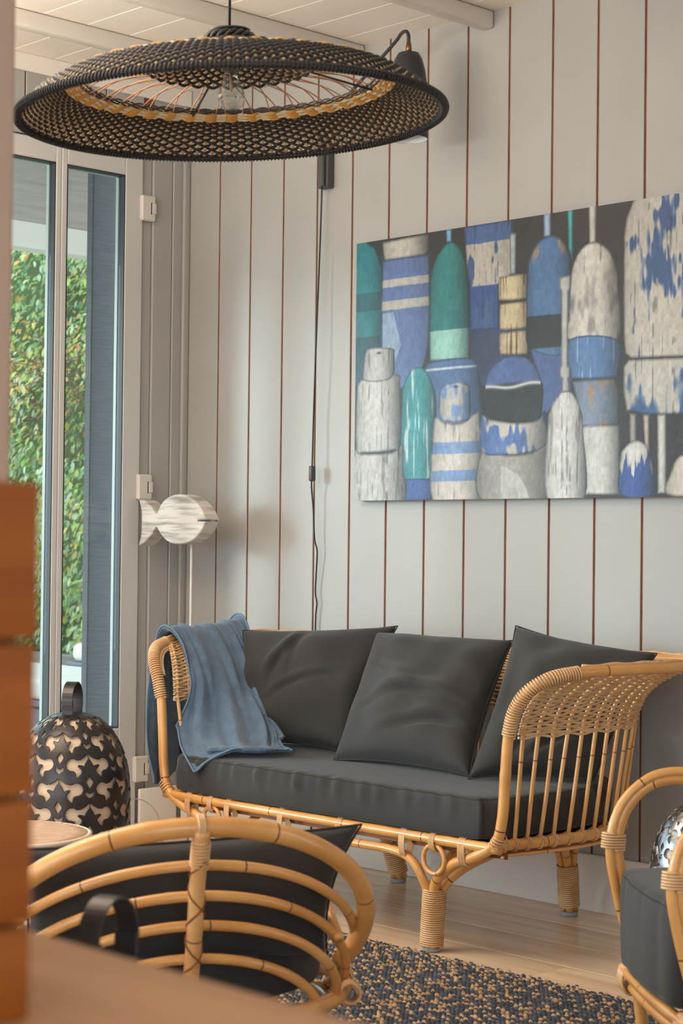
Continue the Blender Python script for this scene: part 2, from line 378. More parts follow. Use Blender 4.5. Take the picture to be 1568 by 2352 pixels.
# ------------------------------------------------------------------ outdoors
struct(bbox('patio', (-9, -9, -.16), (-.091, 9, -.06), MT['pave'], bev=0))
pg = tag(bpy.data.objects.new('porch_roof', None), 'weathered timber porch roof edge with pale beam seen through the glass door', 'porch'); COL.objects.link(pg); pg.location = (-2, 1, 0)
child(bbox('fascia_board', (-2.02, -6, 2.395), (-1.98, 3.4, 2.66), MT['fascia'], bev=.004), pg)
child(bbox('soffit_board', (-2.02, -6, 2.665), (-.1, 3.4, 2.70), MT['fascia'], bev=.004), pg)
child(bbox('beam', (-2.16, -6, 2.285), (-2.03, 3.4, 2.41), MT['beamw'], bev=.01), pg)
child(bbox('beam_post', (-2.15, 3.1, -.06), (-2.04, 3.2, 2.285), MT['beamw'], bev=.01), pg)
po = tag(bbox('timber_post', (-.432, -.106, -.06), (-.395, .16, 2.664), MT['post'], bev=.004), 'dark grey painted timber post standing outside the glass door', 'post')
pl_w = thing('planter_wall', 'low weathered timber planter wall under the hedge', 'planter', (-3.4, 1.79, 0))
for k in range(3):
    child(bbox('planter_plank', (-5.6, 1.76, -.06+k*.145), (-1.0, 1.81, -.06+k*.145+.141), MT['planter'], bev=.004), pl_w)
# outdoor sofa
os_ = thing('outdoor_sofa', 'grey framed outdoor sofa base beyond the glass door', 'sofa', (-1.9, 1.1, -.06))
child(bbox('base', (-3.1, .77, .045), (-.75, 1.50, .235), MT['oframe'], bev=.01), os_)
child(bbox('seat_rail', (-3.12, .75, .237), (-.73, 1.52, .265), MT['oframe'], bev=.004), os_)
child(bbox('back_rail', (-2.62, 1.40, .357), (-.75, 1.52, .377), MT['oframe'], bev=.004), os_)
for yy in (.80, 1.45):
    for xx in (-3.05, -.85): child(bbox('leg', (xx, yy-.025, -.06), (xx+.05, yy+.025, .047), MT['oframe'], bev=.004), os_)
for xx in (-2.5, -.9): child(bbox('back_support', (xx, 1.49, .26), (xx+.04, 1.52, .36), MT['oframe'], bev=.004), os_)
tag(bbox('outdoor_seat_cushion', (-3.11, .752, .266), (-.74, 1.39, .362), MT['ocush'], bev=.03, seg=4), 'cream outdoor seat cushion seen through the glass door', 'cushion')
tag(bbox('outdoor_back_cushion', (-2.60, 1.405, .378), (-.78, 1.515, .47), MT['ocush'], bev=.04, seg=4), 'cream outdoor back cushion below the hedge', 'cushion')
# hedge
hd = thing('hedge', 'dense leafy hedge with green, yellow and orange leaves beyond the glass door', 'hedge', (-3.4, 2.1, 0))
def leaf_mesh(i, c):
    mb = MB(); w = .19+.035*i
    V = np.array([(0, 0, 0), (.35, w, .06), (.75, w*.75, .03), (1, 0, -.06), (.75, -w*.75, .03), (.35, -w, .06), (.45, 0, 0)])*.046
    F = [(0, 6, 1), (1, 6, 2), (2, 6, 3), (3, 6, 4), (4, 6, 5), (5, 6, 0)]
    mb.add(V, F, C=lin(c)); return V, F, mb
PALG = [(176, 204, 122), (146, 184, 118), (206, 226, 132), (126, 166, 118), (222, 232, 150), (190, 214, 170), (166, 198, 160), (232, 240, 214), (214, 228, 190)]  # the palest two tones paint in glossy highlights and pale leaf backs
PALO = [(244, 214, 116), (244, 184, 112), (230, 160, 126), (226, 226, 126), (246, 228, 172)]
nr = np.random.RandomState(3)
def leaf_xform(near=False):
    xx = nr.uniform(-4.3, -3.0) if near else nr.uniform(-6.2, -.6)
    zz = nr.uniform(.36, 3.0)
    bulge = .10*math.sin(xx*5+zz*3)+.08*math.sin(zz*7-xx*3)
    yy = 2.02+bulge-(nr.uniform(-.02, .09) if near else nr.uniform(-.16, .05))
    e = Euler((nr.uniform(-.8, .8), nr.uniform(.2, 1.4), nr.uniform(-1.2, 1.2)))
    mt = Matrix.Translation((xx, yy, zz)) @ Matrix.Rotation(-PI/2, 4, 'Z') @ e.to_matrix().to_4x4() @ Matrix.Scale(nr.uniform(.7, 1.35), 4)
    po_ = .50*math.exp(-((zz-1.95)/.30)**2)+.16*math.exp(-((zz-1.0)/.3)**2)+.05
    c = PALO[nr.randint(len(PALO))] if nr.rand() < po_ else PALG[nr.randint(len(PALG))]
    return mt, c
mb = MB(); V0, F0, _ = leaf_mesh(1, PALG[0]); Vh = np.concatenate([V0, np.ones((len(V0), 1))], 1)
for k in range(30000):
    mt, c = leaf_xform(); j = nr.uniform(.7, 1.1); mb.add((Vh@np.array(mt).T)[:, :3], F0, C=np.array(lin(c))*j)
lo_ = child(mb.build('foliage', MT['leaf'], smooth=False, color=True), hd); lo_['kind'] = 'stuff'
lm = {}
for k in range(300):
    mt, c = leaf_xform(True)
    if c not in lm: lm[c] = leaf_mesh(k % 3, c)[2].mesh('leaf', False, True)
    o = link('leaf', lm[c], MT['leaf'], hd); o.matrix_parent_inverse = Matrix.Translation((3.4, -2.1, 0)); o.matrix_basis = mt
child(bbox('hedge_core', (-6.3, 2.24, -.06), (-.5, 2.5, 2.95), MT['soil'], bev=.05), hd)
mb = MB()
for k in range(80):
    p = np.array([nr.uniform(-4.25, -3.2), 1.90, nr.uniform(1.55, 2.0)]); pts = [p]; dv = np.array([nr.uniform(-1, 1), 0, nr.uniform(-.6, .9)])
    for s_ in range(6):
        dv = dv+nr.normal(0, .5, 3)*np.array([1, .3, 1]); p = p+.055*dv/np.linalg.norm(dv); p[1] = 1.90+.03*nr.randn(); pts.append(p)
    tube(mb, cr(pts, 4), .0030, 4)
child(mb.build('dry_vines', MT['vine']), hd)['kind'] = 'stuff'
# ================================================================== RATTAN SOFA
XC = 1.425
def mir(P): P = np.asarray(P, float).copy(); P[:, 0] = 2*XC-P[:, 0]; return P
def full(half):
    """outline given from the back centre to the right front -> from left front round the back to right front"""
    h = np.asarray(half, float); return np.concatenate([mir(h[1:])[::-1], h])
z3 = lambda L, z: [(x, y, z) for x, y in L]
LOW = full(z3([(1.425, -.115), (1.62, -.115), (1.80, -.118), (1.91, -.14), (1.985, -.20), (2.025, -.29), (2.045, -.42), (2.035, -.56), (2.015, -.67)], .282))
MID = full(z3([(1.425, -.10), (1.63, -.10), (1.82, -.104), (1.94, -.125), (2.02, -.19), (2.062, -.28), (2.078, -.41), (2.068, -.55), (2.052, -.69)], .54))
TOP = full([(1.425, -.050, .69), (1.68, -.05, .69), (1.90, -.052, .69), (2.06, -.068, .692), (2.175, -.12, .693), (2.235, -.22, .694), (2.245, -.36, .694), (2.22, -.49, .693), (2.175, -.615, .688)])
sofa = thing('rattan_sofa', 'honey rattan sofa with woven flared arms under the painting', 'sofa', (XC, -.42, 0))
def part(mb, name, mat, root, **k):
    o = mb.build(name, mat, **k); return child(o, root)
# the bent frame pole: leg - front post - rim - front post - leg
postR = [(1.791, -.686, .012), (1.801, -.690, .13), (1.822, -.70, .180), (1.885, -.712, .226), (1.965, -.72, .256), (2.022, -.722, .292), (2.042, -.722, .35), (2.05, -.722, .45), (2.058, -.722, .54), (2.075, -.722, .597), (2.105, -.712, .643), (2.142, -.676, .675)]
pole = np.concatenate([mir(postR), TOP, np.array(postR)[::-1]])
mb = MB(); tube(mb, cr(pole, 7), .0128, 12, nodes=.23); part(mb, 'frame_pole', MT['rattan'], sofa)
# seat frame ring (sides and back) and front rail
seat = np.concatenate([[(.822, -.705, .282)], LOW, [(2.028, -.705, .282)]])
mb = MB(); tube(mb, cr(seat, 6), .0135, 10, nodes=.23); part(mb, 'seat_rail', MT['rattan'], sofa)
mb = MB(); tube(mb, cr([(.815, -.72, .279), (1.0, -.721, .279), (1.425, -.722, .279), (1.85, -.721, .279), (2.035, -.72, .279)], 10), .0128, 12, nodes=.23); part(mb, 'front_rail', MT['rattan'], sofa)
mb = MB(); tube(mb, cr(np.array(seat)+np.array([0, 0, -.024]), 6), .0045, 6); part(mb, 'under_rail', MT['rattan_st'], sofa)
# lower stretcher
stR = [(1.774, -.688, .012), (1.785, -.693, .13), (1.778, -.710, .185), (1.748, -.718, .222), (1.69, -.72, .236), (1.56, -.72, .236)]
mb = MB(); tube(mb, cr(np.concatenate([mir(stR), np.array(stR)[::-1]]), 7), .0112, 10, nodes=.23); part(mb, 'front_stretcher', MT['rattan'], sofa)
# legs
def sofa_leg(rods, c0, c1, R, turns, mirror, name='leg'):
    mb = MB()
    for rd in rods: tube(mb, cr(mir(rd) if mirror else rd, 7), .0108, 9, nodes=.23)
    lg = part(mb, 'leg', MT['rattan'], sofa)
    c = np.array([c0, c1]); c = mir(c) if mirror else c
    b = MB(); coil(b, resample(c, 30), R, turns, r=.0026, n=5, seg=16, flat=(1.0, 1.05)); o = b.build('binding', MT['bind'], lg); o.location = Vector((0, 0, 0))
    k = MB(); lathe(k, [(0, 0), (.022, 0), (.0235, .004), (.0235, .010), (.018, .012)], 16, (c[0][0], c[0][1], 0)); k.build('foot_cap', MT['cap'], lg)
FR = [[(1.793, -.668, .012), (1.805, -.671, .13), (1.840, -.652, .19), (1.92, -.60, .245), (1.985, -.56, .272)],
      [(1.776, -.667, .012), (1.788, -.670, .14), (1.79, -.63, .212), (1.79, -.55, .252), (1.79, -.45, .262)]]
RR = [[(1.728, -.084, .012), (1.744, -.114, .13), (1.748, -.126, .20), (1.752, -.128, .27)], [(1.746, -.084, .012), (1.762, -.114, .14), (1.79, -.124, .21), (1.815, -.122, .268)],
      [(1.728, -.102, .012), (1.743, -.133, .14), (1.722, -.16, .215), (1.66, -.20, .26)], [(1.746, -.102, .012), (1.762, -.133, .14), (1.80, -.20, .215), (1.86, -.27, .265)]]
for m_ in (False, True):
    sofa_leg(FR, (1.7835, -.677, .014), (1.796, -.681, .152), .0268, 26, m_)
    sofa_leg(RR, (1.739, -.0965, .028), (1.7535, -.1245, .140), .0262, 20, m_)
# seat board below the cushion
mb = MB(); ol = resample(cr(np.concatenate([seat, [(1.425, -.712, .282)]]), 6), 90, True); ol = ol*[.955, .955, 1]+[XC*.045, -.42*.045, 0]
n = len(ol); V = np.concatenate([ol*[1, 1, 0]+[0, 0, .252], ol*[1, 1, 0]+[0, 0, .272]])
mb.add(V, [tuple(range(n-1, -1, -1)), tuple(range(n, 2*n))]+[(i, (i+1) % n, n+(i+1) % n, n+i) for i in range(n)]); part(mb, 'seat_board', MT['seatpanel'], sofa, smooth=False)
# stakes and weave
NS = 47
lowc, midc, topc = (cr(a, 10) for a in (LOW, MID, TOP))
def at_par(curve, t):
    x = np.clip(t, 0, 1)*(len(curve)-1); i = np.clip(np.floor(x).astype(int), 0, len(curve)-2); f = (x-i)[..., None]
    return curve[i]*(1-f)+curve[i+1]*f
dm = np.concatenate([[0], np.cumsum(np.linalg.norm(np.diff(midc, axis=0), axis=1))]); 
ts = np.interp((np.arange(NS)+.5)/NS*dm[-1], dm, np.linspace(0, 1, len(midc)))
def surf(t, v):
    """flared gallery: v=0 lower edge, v=1 rim"""
    a, b = at_par(midc, t), at_par(topc, t); v = np.asarray(v)[..., None]
    ctl = a*[1, 1, 0]*.92+b*[1, 1, 0]*.08+np.array([0, 0, .655])
    return a*(1-v)**2+ctl*2*v*(1-v)+b*v*v
for k, t in enumerate(ts):
    P = np.concatenate([[at_par(lowc, np.array(t))], [at_par(lowc, np.array(t))*.55+at_par(midc, np.array(t))*.45], [surf(np.array(t), np.array(v)) for v in np.linspace(0, .97, 7)]])
    jit = np.array([rng.uniform(-.003, .003), rng.uniform(-.003, .003), 0]); P[1] += jit
    mb = MB(); tube(mb, cr(P, 3), .0052, 7); part(mb, 'stake', MT['rattan_st'], sofa)
NW = 36
tt = np.concatenate([[0.004], np.concatenate([np.linspace(ts[i], ts[i+1], 4, endpoint=False) for i in range(NS-1)]), [ts[-1], .996]])
ph = np.concatenate([[-.5], np.concatenate([i+np.linspace(0, 1, 4, endpoint=False) for i in range(NS-1)]), [NS-1, NS-.5]])
for w in range(NW):
    v = (w+.3)/NW; P = surf(tt, np.full(len(tt), v)); d = surf(tt, np.full(len(tt), min(v+.02, 1)))-P; T = np.gradient(P, axis=0)
    nn = np.cross(T, d); nn /= np.linalg.norm(nn, axis=1)[:, None]
    P = P+nn*(.0046*np.cos(PI*(ph+w)))[:, None]+np.array([0, 0, rng.uniform(-.001, .001)])
    mb = MB(); tube(mb, P, .0029, 5); part(mb, 'weave_strand', MT['weft'], sofa)
for v in (-.02, .0):   # twisted edge under the weave
    mb = MB(); P = surf(tt, np.full(len(tt), 0.0)); P = P+np.array([0, 0, v*.3])+np.stack([0*ph, 0*ph, .003*np.sin(PI*ph+v*80)], 1)
    tube(mb, P, .0036, 5); part(mb, 'weave_edge', MT['weft'], sofa)
mb = MB(); P = at_par(topc, tt)+np.array([0, 0, .0135])+np.stack([0*ph, 0*ph, .0015*np.sin(PI*ph)], 1); tube(mb, P, .0042, 5); part(mb, 'rim_braid', MT['weft'], sofa)
# bindings on the front posts, arm bends
for m_ in (False, True):
    f = (lambda P: mir(P)) if m_ else (lambda P: np.asarray(P, float))
    arc = cr(f(postR[8:]+[tuple(TOP[-1])]), 10)
    mb = MB(); coil(mb, arc, .0150, 38, r=.0026, n=5, seg=14); part(mb, 'arm_binding', MT['bind'], sofa)
    inner = arc[14:]+np.array([(.013 if m_ else -.013), .012, -.010]); mb = MB()
    tube(mb, inner, .0045, 6); tube(mb, inner+np.array([0, .008, -.004]), .004, 6); part(mb, 'arm_edge_cane', MT['weft'], sofa)
    mb = MB(); coil(mb, f([(2.020, -.722, .285), (2.040, -.722, .312)]), .0150, 4, r=.0022); part(mb, 'lashing', MT['bind'], sofa)
    # ring ornament
    a = np.linspace(0, 2*PI, 28, endpoint=False); cx = 1.832 if not m_ else 2*XC-1.832
    mb = MB(); tube(mb, np.stack([cx+.034*np.cos(a), 0*a-.724, .231+.034*np.sin(a)], 1), .0058, 8, True); part(mb, 'ring_ornament', MT['rattan'], sofa)
    rp = [(2.04, .265, .268, -.70)]
def lash(x, zc, hz, hy=.0150, turns=5, y=-.72, w=.020):
    a = np.linspace(0, turns*2*PI, turns*14); P = np.stack([x-w/2+w*a/a[-1], y+hy*np.cos(a), zc+hz*np.sin(a)], 1)
    mb = MB(); tube(mb, P, .0021, 5); part(mb, 'lashing', MT['bind'], sofa)
for x in (1.735, 1.515, 1.30, 1.09): lash(x, .2575, .0365)
for x in (1.832, 2*XC-1.832): lash(x, .272, .0225, w=.018)
for x in (1.925, 2*XC-1.925): lash(x, .262, .034, w=.022, y=-.7185)
# cane crosses lashing each side stake to the seat rail
for k, t in enumerate(ts):
    p = at_par(lowc, np.array(t)); q = at_par(lowc, np.array(min(t+.004, 1))); d = (q-p)/np.linalg.norm(q-p); s = np.array([-d[1], d[0], 0])
    a = np.linspace(0, 4*PI, 26); P = p+np.outer(np.linspace(-.005, .005, 26), d)+np.outer(.0155*np.cos(a), s)+np.outer(.0155*np.sin(a), [0, 0, 1])
    mb = MB(); tube(mb, P, .0018, 4); part(mb, 'lashing', MT['bind'], sofa)
# ------------------------------------------------------------------ seat cushion
def cushion_slab(name, outline, z0, z1, mat, label, cat, wr=.0035, loc=None, group=None, pipe=True, seed=0):
    n = len(outline); c = outline.mean(0); H = z1-z0; V = []; F = []; rs = np.random.RandomState(seed)
    d = np.linspace(0, 1, n, endpoint=False); L = np.linalg.norm(np.roll(outline, -1, 0)-outline, axis=1).sum()*d
    puck = sum(np.sin(L*k+rs.rand()*6)*w for k, w in ((47, .5), (83, .6), (131, .5), (29, .5)))
    rows = [(.030, 0), (.008, .03), (0, .10), (-.004, .3), (-.006, .5), (-.005, .68), (-.002, .82), (.003, .90), (.010, .955), (.022, .985), (.045, 1.0), (.09, 1.01), (.16, 1.018), (.25, 1.02), (.4, 1.02), (.6, 1.02), (.8, 1.02)]
    for ins, z in rows:
        w = math.exp(-((z-.80)/.22)**2) if z < 1 else .7*math.exp(-ins*14)
        P = outline+(c-outline)/np.linalg.norm(c-outline, axis=1)[:, None]*0
        P = outline*(1-min(ins, .95)*1.0)+c*min(ins, .95) if ins > .1 else outline+(c-outline)*ins
        nr_ = (outline-c)/np.linalg.norm(outline-c, axis=1)[:, None]
        P = P+nr_*(wr*w*puck)[:, None]
        V.append(np.column_stack([P, z0+H*z+wr*.5*w*puck*(1 if z > .9 else 0)]))
    m = len(rows); V = np.concatenate(V+[np.array([[c[0], c[1], z1+H*.02]])])
    for i in range(m-1):
        for k in range(n): l = (k+1) % n; F.append((i*n+k, i*n+l, (i+1)*n+l, (i+1)*n+k))
    for k in range(n): F.append(((m-1)*n+k, (m-1)*n+(k+1) % n, m*n))
    F.append(tuple(range(n-1, -1, -1)))
    mb = MB(); mb.add(V, F); o = mb.build(name, mat); tag(o, label, cat, group)
    if pipe:
        P = V[8*n:9*n]+np.array([0, 0, -.001]); mp = MB(); tube(mp, P, .0016, 5, True); mp.build('piping', MT['blackpipe'], o)
    return o
half = [(1.425, -.142), (1.80, -.145), (1.90, -.165), (1.965, -.22), (2.005, -.31), (2.022, -.43), (2.018, -.56), (2.012, -.66), (1.985, -.715), (1.92, -.733), (1.425, -.735)]
h = np.array(half); outl = np.concatenate([h, np.column_stack([2*XC-h[1:-1, 0], h[1:-1, 1]])[::-1]]); outl = resample(cr(outl, 8, True), 420, True)
cushion_slab('seat_cushion', outl, .294, .393, MT['black'], 'long charcoal seat cushion lying on the rattan sofa', 'cushion', wr=.0058)
# ------------------------------------------------------------------ pillows
def pillow(name, tl, tr, br, bl, T, label, cat='cushion', seed=1, group=None, wr=.012, mat='black', creases=()):
    tl, tr, br, bl = (np.array(a, float) for a in (tl, tr, br, bl)); n = 46; rs = np.random.RandomState(seed)
    u = np.linspace(-1, 1, n); U, Vv = np.meshgrid(u, u)   # V up
    U = np.sign(U)*np.abs(U)**.85; Vv = np.sign(Vv)*np.abs(Vv)**.85
    U2 = U*(1-.085*(1-Vv**2)); V2 = Vv*(1-.075*(1-U**2))
    a, b = (U2+1)/2, (V2+1)/2
    P = (bl*(1-a[..., None])+br*a[..., None])*(1-b[..., None])+(tl*(1-a[..., None])+tr*a[..., None])*b[..., None]
    nrm = np.cross((tr+br-tl-bl), (tl+tr-bl-br)); nrm /= np.linalg.norm(nrm)
    w = ((1-U**2)*(1-Vv**2)); hh = T*np.clip(w, 0, 1)**.42
    wv = np.zeros_like(U)
    for k in range(7):
        an = rs.uniform(-.5, .5)+(PI/2 if rs.rand() < .3 else 0); f = rs.uniform(4, 10); s = math.cos(an)*Vv+math.sin(an)*U
        wv += np.sin(f*s+rs.uniform(0, 6)+1.5*np.sin(2*U+rs.uniform(0, 6)))*rs.uniform(.2, .6)/(1+f*.12)
    hf = hh+wr*wv*np.clip(w*2.2, 0, 1)
    for (cu, cv, an, ln, dp) in creases:
        x = (U-cu)*math.cos(an)+(Vv-cv)*math.sin(an); y = -(U-cu)*math.sin(an)+(Vv-cv)*math.cos(an)+.25*x*x
        hf = hf-1.3*dp*np.exp(-(y/.045)**2)*np.exp(-(x/ln)**2)+dp*1.1*np.exp(-((y-.11)/.07)**2)*np.exp(-(x/ln)**2)
    front = P+nrm*hf[..., None]; back = P-nrm*(hh*.8)[..., None]
    V = np.concatenate([front.reshape(-1, 3), back.reshape(-1, 3)]); F = []
    for i in range(n-1):
        for j in range(n-1):
            q = (i*n+j, i*n+j+1, (i+1)*n+j+1, (i+1)*n+j); F.append(q); F.append(tuple(n*n+x for x in q[::-1]))
    mb = MB(); mb.add(V, F); o = mb.build(name, MT[mat])
    bm = bmesh.new(); bm.from_mesh(o.data); bmesh.ops.remove_doubles(bm, verts=bm.verts, dist=1e-5); bm.to_mesh(o.data); bm.free()
    o.data.polygons.foreach_set('use_smooth', [True]*len(o.data.polygons)); o.modifiers.new('sub', 'SUBSURF').render_levels = 1; o.modifiers['sub'].levels = 1
    edge = list(range(0, n))
    bd = [i for i in range(n)]+[n*(i+1)-1 for i in range(1, n)]+[n*n-1-i for i in range(1, n)]+[n*(n-1-i) for i in range(1, n-1)]
    mp = MB(); tube(mp, P.reshape(-1, 3)[bd], .0022, 5, True); mp.build('seam', MT['blackpipe'], o)
    return tag(o, label, cat, group)
pillow('scatter_cushion', (.690, -.335, .715), (1.155, -.155, .742), (1.175, -.37, .398), (.79, -.46, .40), .085, 'charcoal cushion half under the blue throw on the sofa', seed=4, creases=((-.25, .35, 1.2, .35, .014), (.1, -.1, .5, .5, .010), (-.1, .55, 1.5, .3, .012)))
pillow('scatter_cushion', (1.17, -.255, .728), (1.605, -.175, .722), (1.735, -.49, .398), (1.255, -.50, .396), .09, 'charcoal cushion in the middle of the three on the sofa', seed=9, creases=((.15, -.15, .1, .6, .013), (-.3, .1, -.6, .4, .008), (.4, -.5, .2, .5, .012)))
pillow('scatter_cushion', (1.655, -.225, .765), (2.09, -.20, .713), (2.005, -.335, .402), (1.765, -.53, .398), .08, 'charcoal cushion propped behind the right woven arm of the sofa', seed=13, creases=((.2, -.35, .5, .5, .014), (.35, -.6, .4, .4, .012)))
# ------------------------------------------------------------------ blue throw
cols = [
 [(.635, -.60, .28), (.605, -.595, .40), (.600, -.595, .55), (.622, -.598, .672), (.655, -.60, .716), (.725, -.60, .671), (.780, -.61, .587), (.790, -.62, .527), (.795, -.64, .473), (.802, -.655, .436), (.866, -.70, .398), (.980, -.752, .350)],
 [(.585, -.53, .27), (.575, -.53, .40), (.575, -.53, .55), (.590, -.525, .68), (.650, -.52, .722), (.738, -.53, .657), (.812, -.55, .575), (.850, -.57, .504), (.914, -.61, .443), (.974, -.65, .414), (1.028, -.68, .409), (1.05, -.70, .407)],
 [(.555, -.43, .32), (.55, -.43, .42), (.552, -.43, .56), (.570, -.425, .685), (.636, -.415, .722), (.738, -.43, .640), (.822, -.46, .560), (.895, -.49, .505), (.978, -.53, .446), (1.036, -.57, .416), (1.071, -.60, .409), (1.106, -.62, .407)],
 [(.55, -.35, .36), (.545, -.35, .45), (.545, -.35, .58), (.560, -.345, .69), (.628, -.34, .728), (.736, -.37, .645), (.837, -.41, .560), (.919, -.46, .490), (.997, -.50, .440), (1.053, -.53, .416), (1.089, -.55, .411), (1.12, -.565, .408)],
 [(.55, -.28, .40), (.547, -.28, .48), (.548, -.275, .60), (.56, -.275, .70), (.610, -.275, .742), (.715, -.325, .672), (.830, -.40, .572), (.915, -.45, .498), (.995, -.49, .438), (1.042, -.515, .418), (1.085, -.53, .411), (1.138, -.54, .407)]]
A = np.stack([cr(c, 7) for c in cols], 1)           # along x cols
A = np.stack([cr(r, 14) for r in A], 0)            # rows, w
ns, nw, _ = A.shape
wv = np.linspace(0, 1, nw)[None, :]; sv = np.linspace(0, 1, ns)[:, None]
Ts = np.gradient(A, axis=0); Tw = np.gradient(A, axis=1); nn = np.cross(Ts, Tw); nn /= np.linalg.norm(nn, axis=2)[..., None]+1e-9
ss = np.linspace(0, 1, ns)[:, None]
fold = .024*np.sin(2*PI*(2.6*wv+.18*np.sin(6*ss)))*np.clip(2.6*np.abs(ss-.36), .25, 1)+.009*np.sin(2*PI*(6.3*wv+.5*ss+.2))+.004*np.sin(2*PI*(3*ss+2*wv))
env = np.clip((1-ss)*5, .15, 1)
A = A+nn*(np.abs(fold)*env*.9+.004)[..., None]
F = [(i*nw+j, i*nw+j+1, (i+1)*nw+j+1, (i+1)*nw+j) for i in range(ns-1) for j in range(nw-1)]
mb = MB(); mb.add(A.reshape(-1, 3), F); th = mb.build('throw_blanket', MT['blue'])
md = th.modifiers.new('thick', 'SOLIDIFY'); md.thickness = .005; md.offset = 1; md = th.modifiers.new('sub', 'SUBSURF'); md.levels = 1; md.render_levels = 1
tag(th, 'crinkled blue muslin throw draped over the left sofa arm', 'blanket')
bd = np.concatenate([A[:, 0], A[-1, 1:], A[::-1, -1][1:], A[0, ::-1][1:-1]]); mp = MB(); tube(mp, bd+np.array([0, 0, .003]), .0032, 5, True); mp.build('hem', MT['bluehem'], th)
# rolled end of the throw on the seat
e = np.array([(.985, -.71, .413), (1.03, -.685, .417), (1.08, -.645, .418), (1.11, -.61, .416)]); ec = cr(e, 8)
mb = MB()
for k, (dx, r, z) in enumerate(((0, .012, 0), (.018, .009, .003))):
    tube(mb, ec+np.array([dx*.7, dx*.7, z]), r*(1+.15*np.sin(np.arange(len(ec)))), 10, flat=(.7, 1.25))
mb.build('rolled_edge', MT['blue'], th)
# ================================================================== ARMCHAIR (seen from behind)
yawc = yaw+math.radians(15); fd = np.array([-math.sin(yawc), math.cos(yawc), 0]); rtc = np.array([fd[1], -fd[0], 0])
B0 = np.array([2.5316, -2.0238, .5198])
ch = thing('rattan_armchair', 'rattan armchair with curved hoop back seen from behind in the foreground', 'chair', tuple((B0+fd*.3)*[1, 1, 0]))
def cl(lat, fwd, z): return np.array([B0[0], B0[1], 0])+np.multiply.outer(np.asarray(lat, float), rtc)+np.multiply.outer(np.asarray(fwd, float), fd)+np.multiply.outer(np.asarray(z, float), [0, 0, 1])
HP = [(.325, .190, .209, .004, .002), (.325, .245, .211, .031, -.064), (.318, .262, .220, .050, -.117), (.280, .155, .172, .060, -.167), (.256, .150, .168, .079, -.225)]
for k, (w_, D_, H_, bx, dz) in enumerate(HP):
    th_ = np.linspace(-1.95, 1.95, 61)
    P = cl(w_*np.sin(th_), bx+D_*(1-np.cos(th_)), B0[2]+dz-H_*(1-np.cos(th_)))
    P = P[P[:, 2] > .165]
    mb = MB(); tube(mb, P, .0165 if k == 0 else .0088, 12, nodes=.19); part(mb, 'back_hoop' if k else 'top_hoop', MT['rattan'], ch)
ps = [cl(0, h[3]-.012, B0[2]+h[4]) for h in HP]; ps = [ps[0]+np.array([0, 0, -.004])]+ps[1:]+[cl(0, .10, .20)]
mb = MB(); tube(mb, cr(ps, 8), .0135, 12); part(mb, 'back_post', MT['rattan_st'], ch)
mb = MB(); c_ = cl([-.006, .006], [.004, .004], [.5218, .5218]); coil(mb, c_, .0195, 3, r=.003, n=6); part(mb, 'lashing', MT['bind'], ch)
mb = MB(); c_ = cr(ps, 8); coil(mb, c_[2:9], .0146, 8, r=.0018); part(mb, 'lashing', MT['bind'], ch)
# crossed lacing on the post
mb = MB(); c_ = resample(c_[6:], 60); T_, N_, B_ = frames(c_); a = np.linspace(0, 2*PI*3.2, 60)
for s in (1, -1): tube(mb, c_+.0142*(np.cos(a)[:, None]*N_+s*np.sin(a)[:, None]*B_), .0017, 4)
part(mb, 'post_lacing', MT['seatpanel'], ch)
a = np.linspace(0, 2*PI, 48, endpoint=False)
mb = MB(); tube(mb, cl(.33*np.sin(a), .36-.29*np.cos(a), .185+0*a), .014, 10, True, nodes=.19); part(mb, 'seat_rail', MT['rattan'], ch)
mb = MB(); tube(mb, cl(.30*np.sin(a), .36-.26*np.cos(a), .155+0*a), .010, 8, True); part(mb, 'lower_rail', MT['rattan'], ch)
for s in (-1, 1):
    for (l, f_) in ((.22, .15), (.24, .56)):
        mb = MB(); tube(mb, cr([cl(s*l*1.0, f_, .19), cl(s*l*1.02, f_, .10), cl(s*l*1.08, f_+(.02 if f_ > .3 else -.03), 0.0085)], 6), .0135, 10); part(mb, 'leg', MT['rattan'], ch)
    for (l, f_, z_) in ((.325, .33, .19), (.31, .22, .19), (.318, .27, .175)):
        mb = MB(); coil(mb, cl([s*l*.99, s*l*1.01], [f_-.013, f_+.013], [z_, z_]), .0178, 6, r=.003, n=5); part(mb, 'lashing', MT['bind'], ch)
    mb = MB(); tube(mb, cr([cl(s*.315, .45, .17), cl(s*.30, .42, .27), cl(s*.285, .34, .335), cl(s*.268, .24, .345), cl(s*.27, .15, .30)], 8), .009, 8); tube(mb, cr([cl(s*.29, .50, .17), cl(s*.285, .45, .25), cl(s*.275, .36, .30), cl(s*.262, .25, .30)], 8), .008, 8); part(mb, 'arm_brace', MT['rattan'], ch)
a = np.linspace(0, 2*PI, 120, endpoint=False); oc = cl(.285*np.sin(a), .37-.24*np.cos(a), 0*a)[:, :2]
cushion_slab('chair_seat_cushion', oc, .20, .275, MT['black'], 'black round seat cushion inside the foreground rattan armchair', 'cushion', wr=.002, seed=3)
pillow('chair_back_cushion', cl(-.30, .155, .470), cl(.312, .165, .492), cl(.262, .20, .262), cl(-.262, .20, .262), .06, 'black back cushion behind the hoops of the foreground rattan armchair', seed=21, wr=.004)
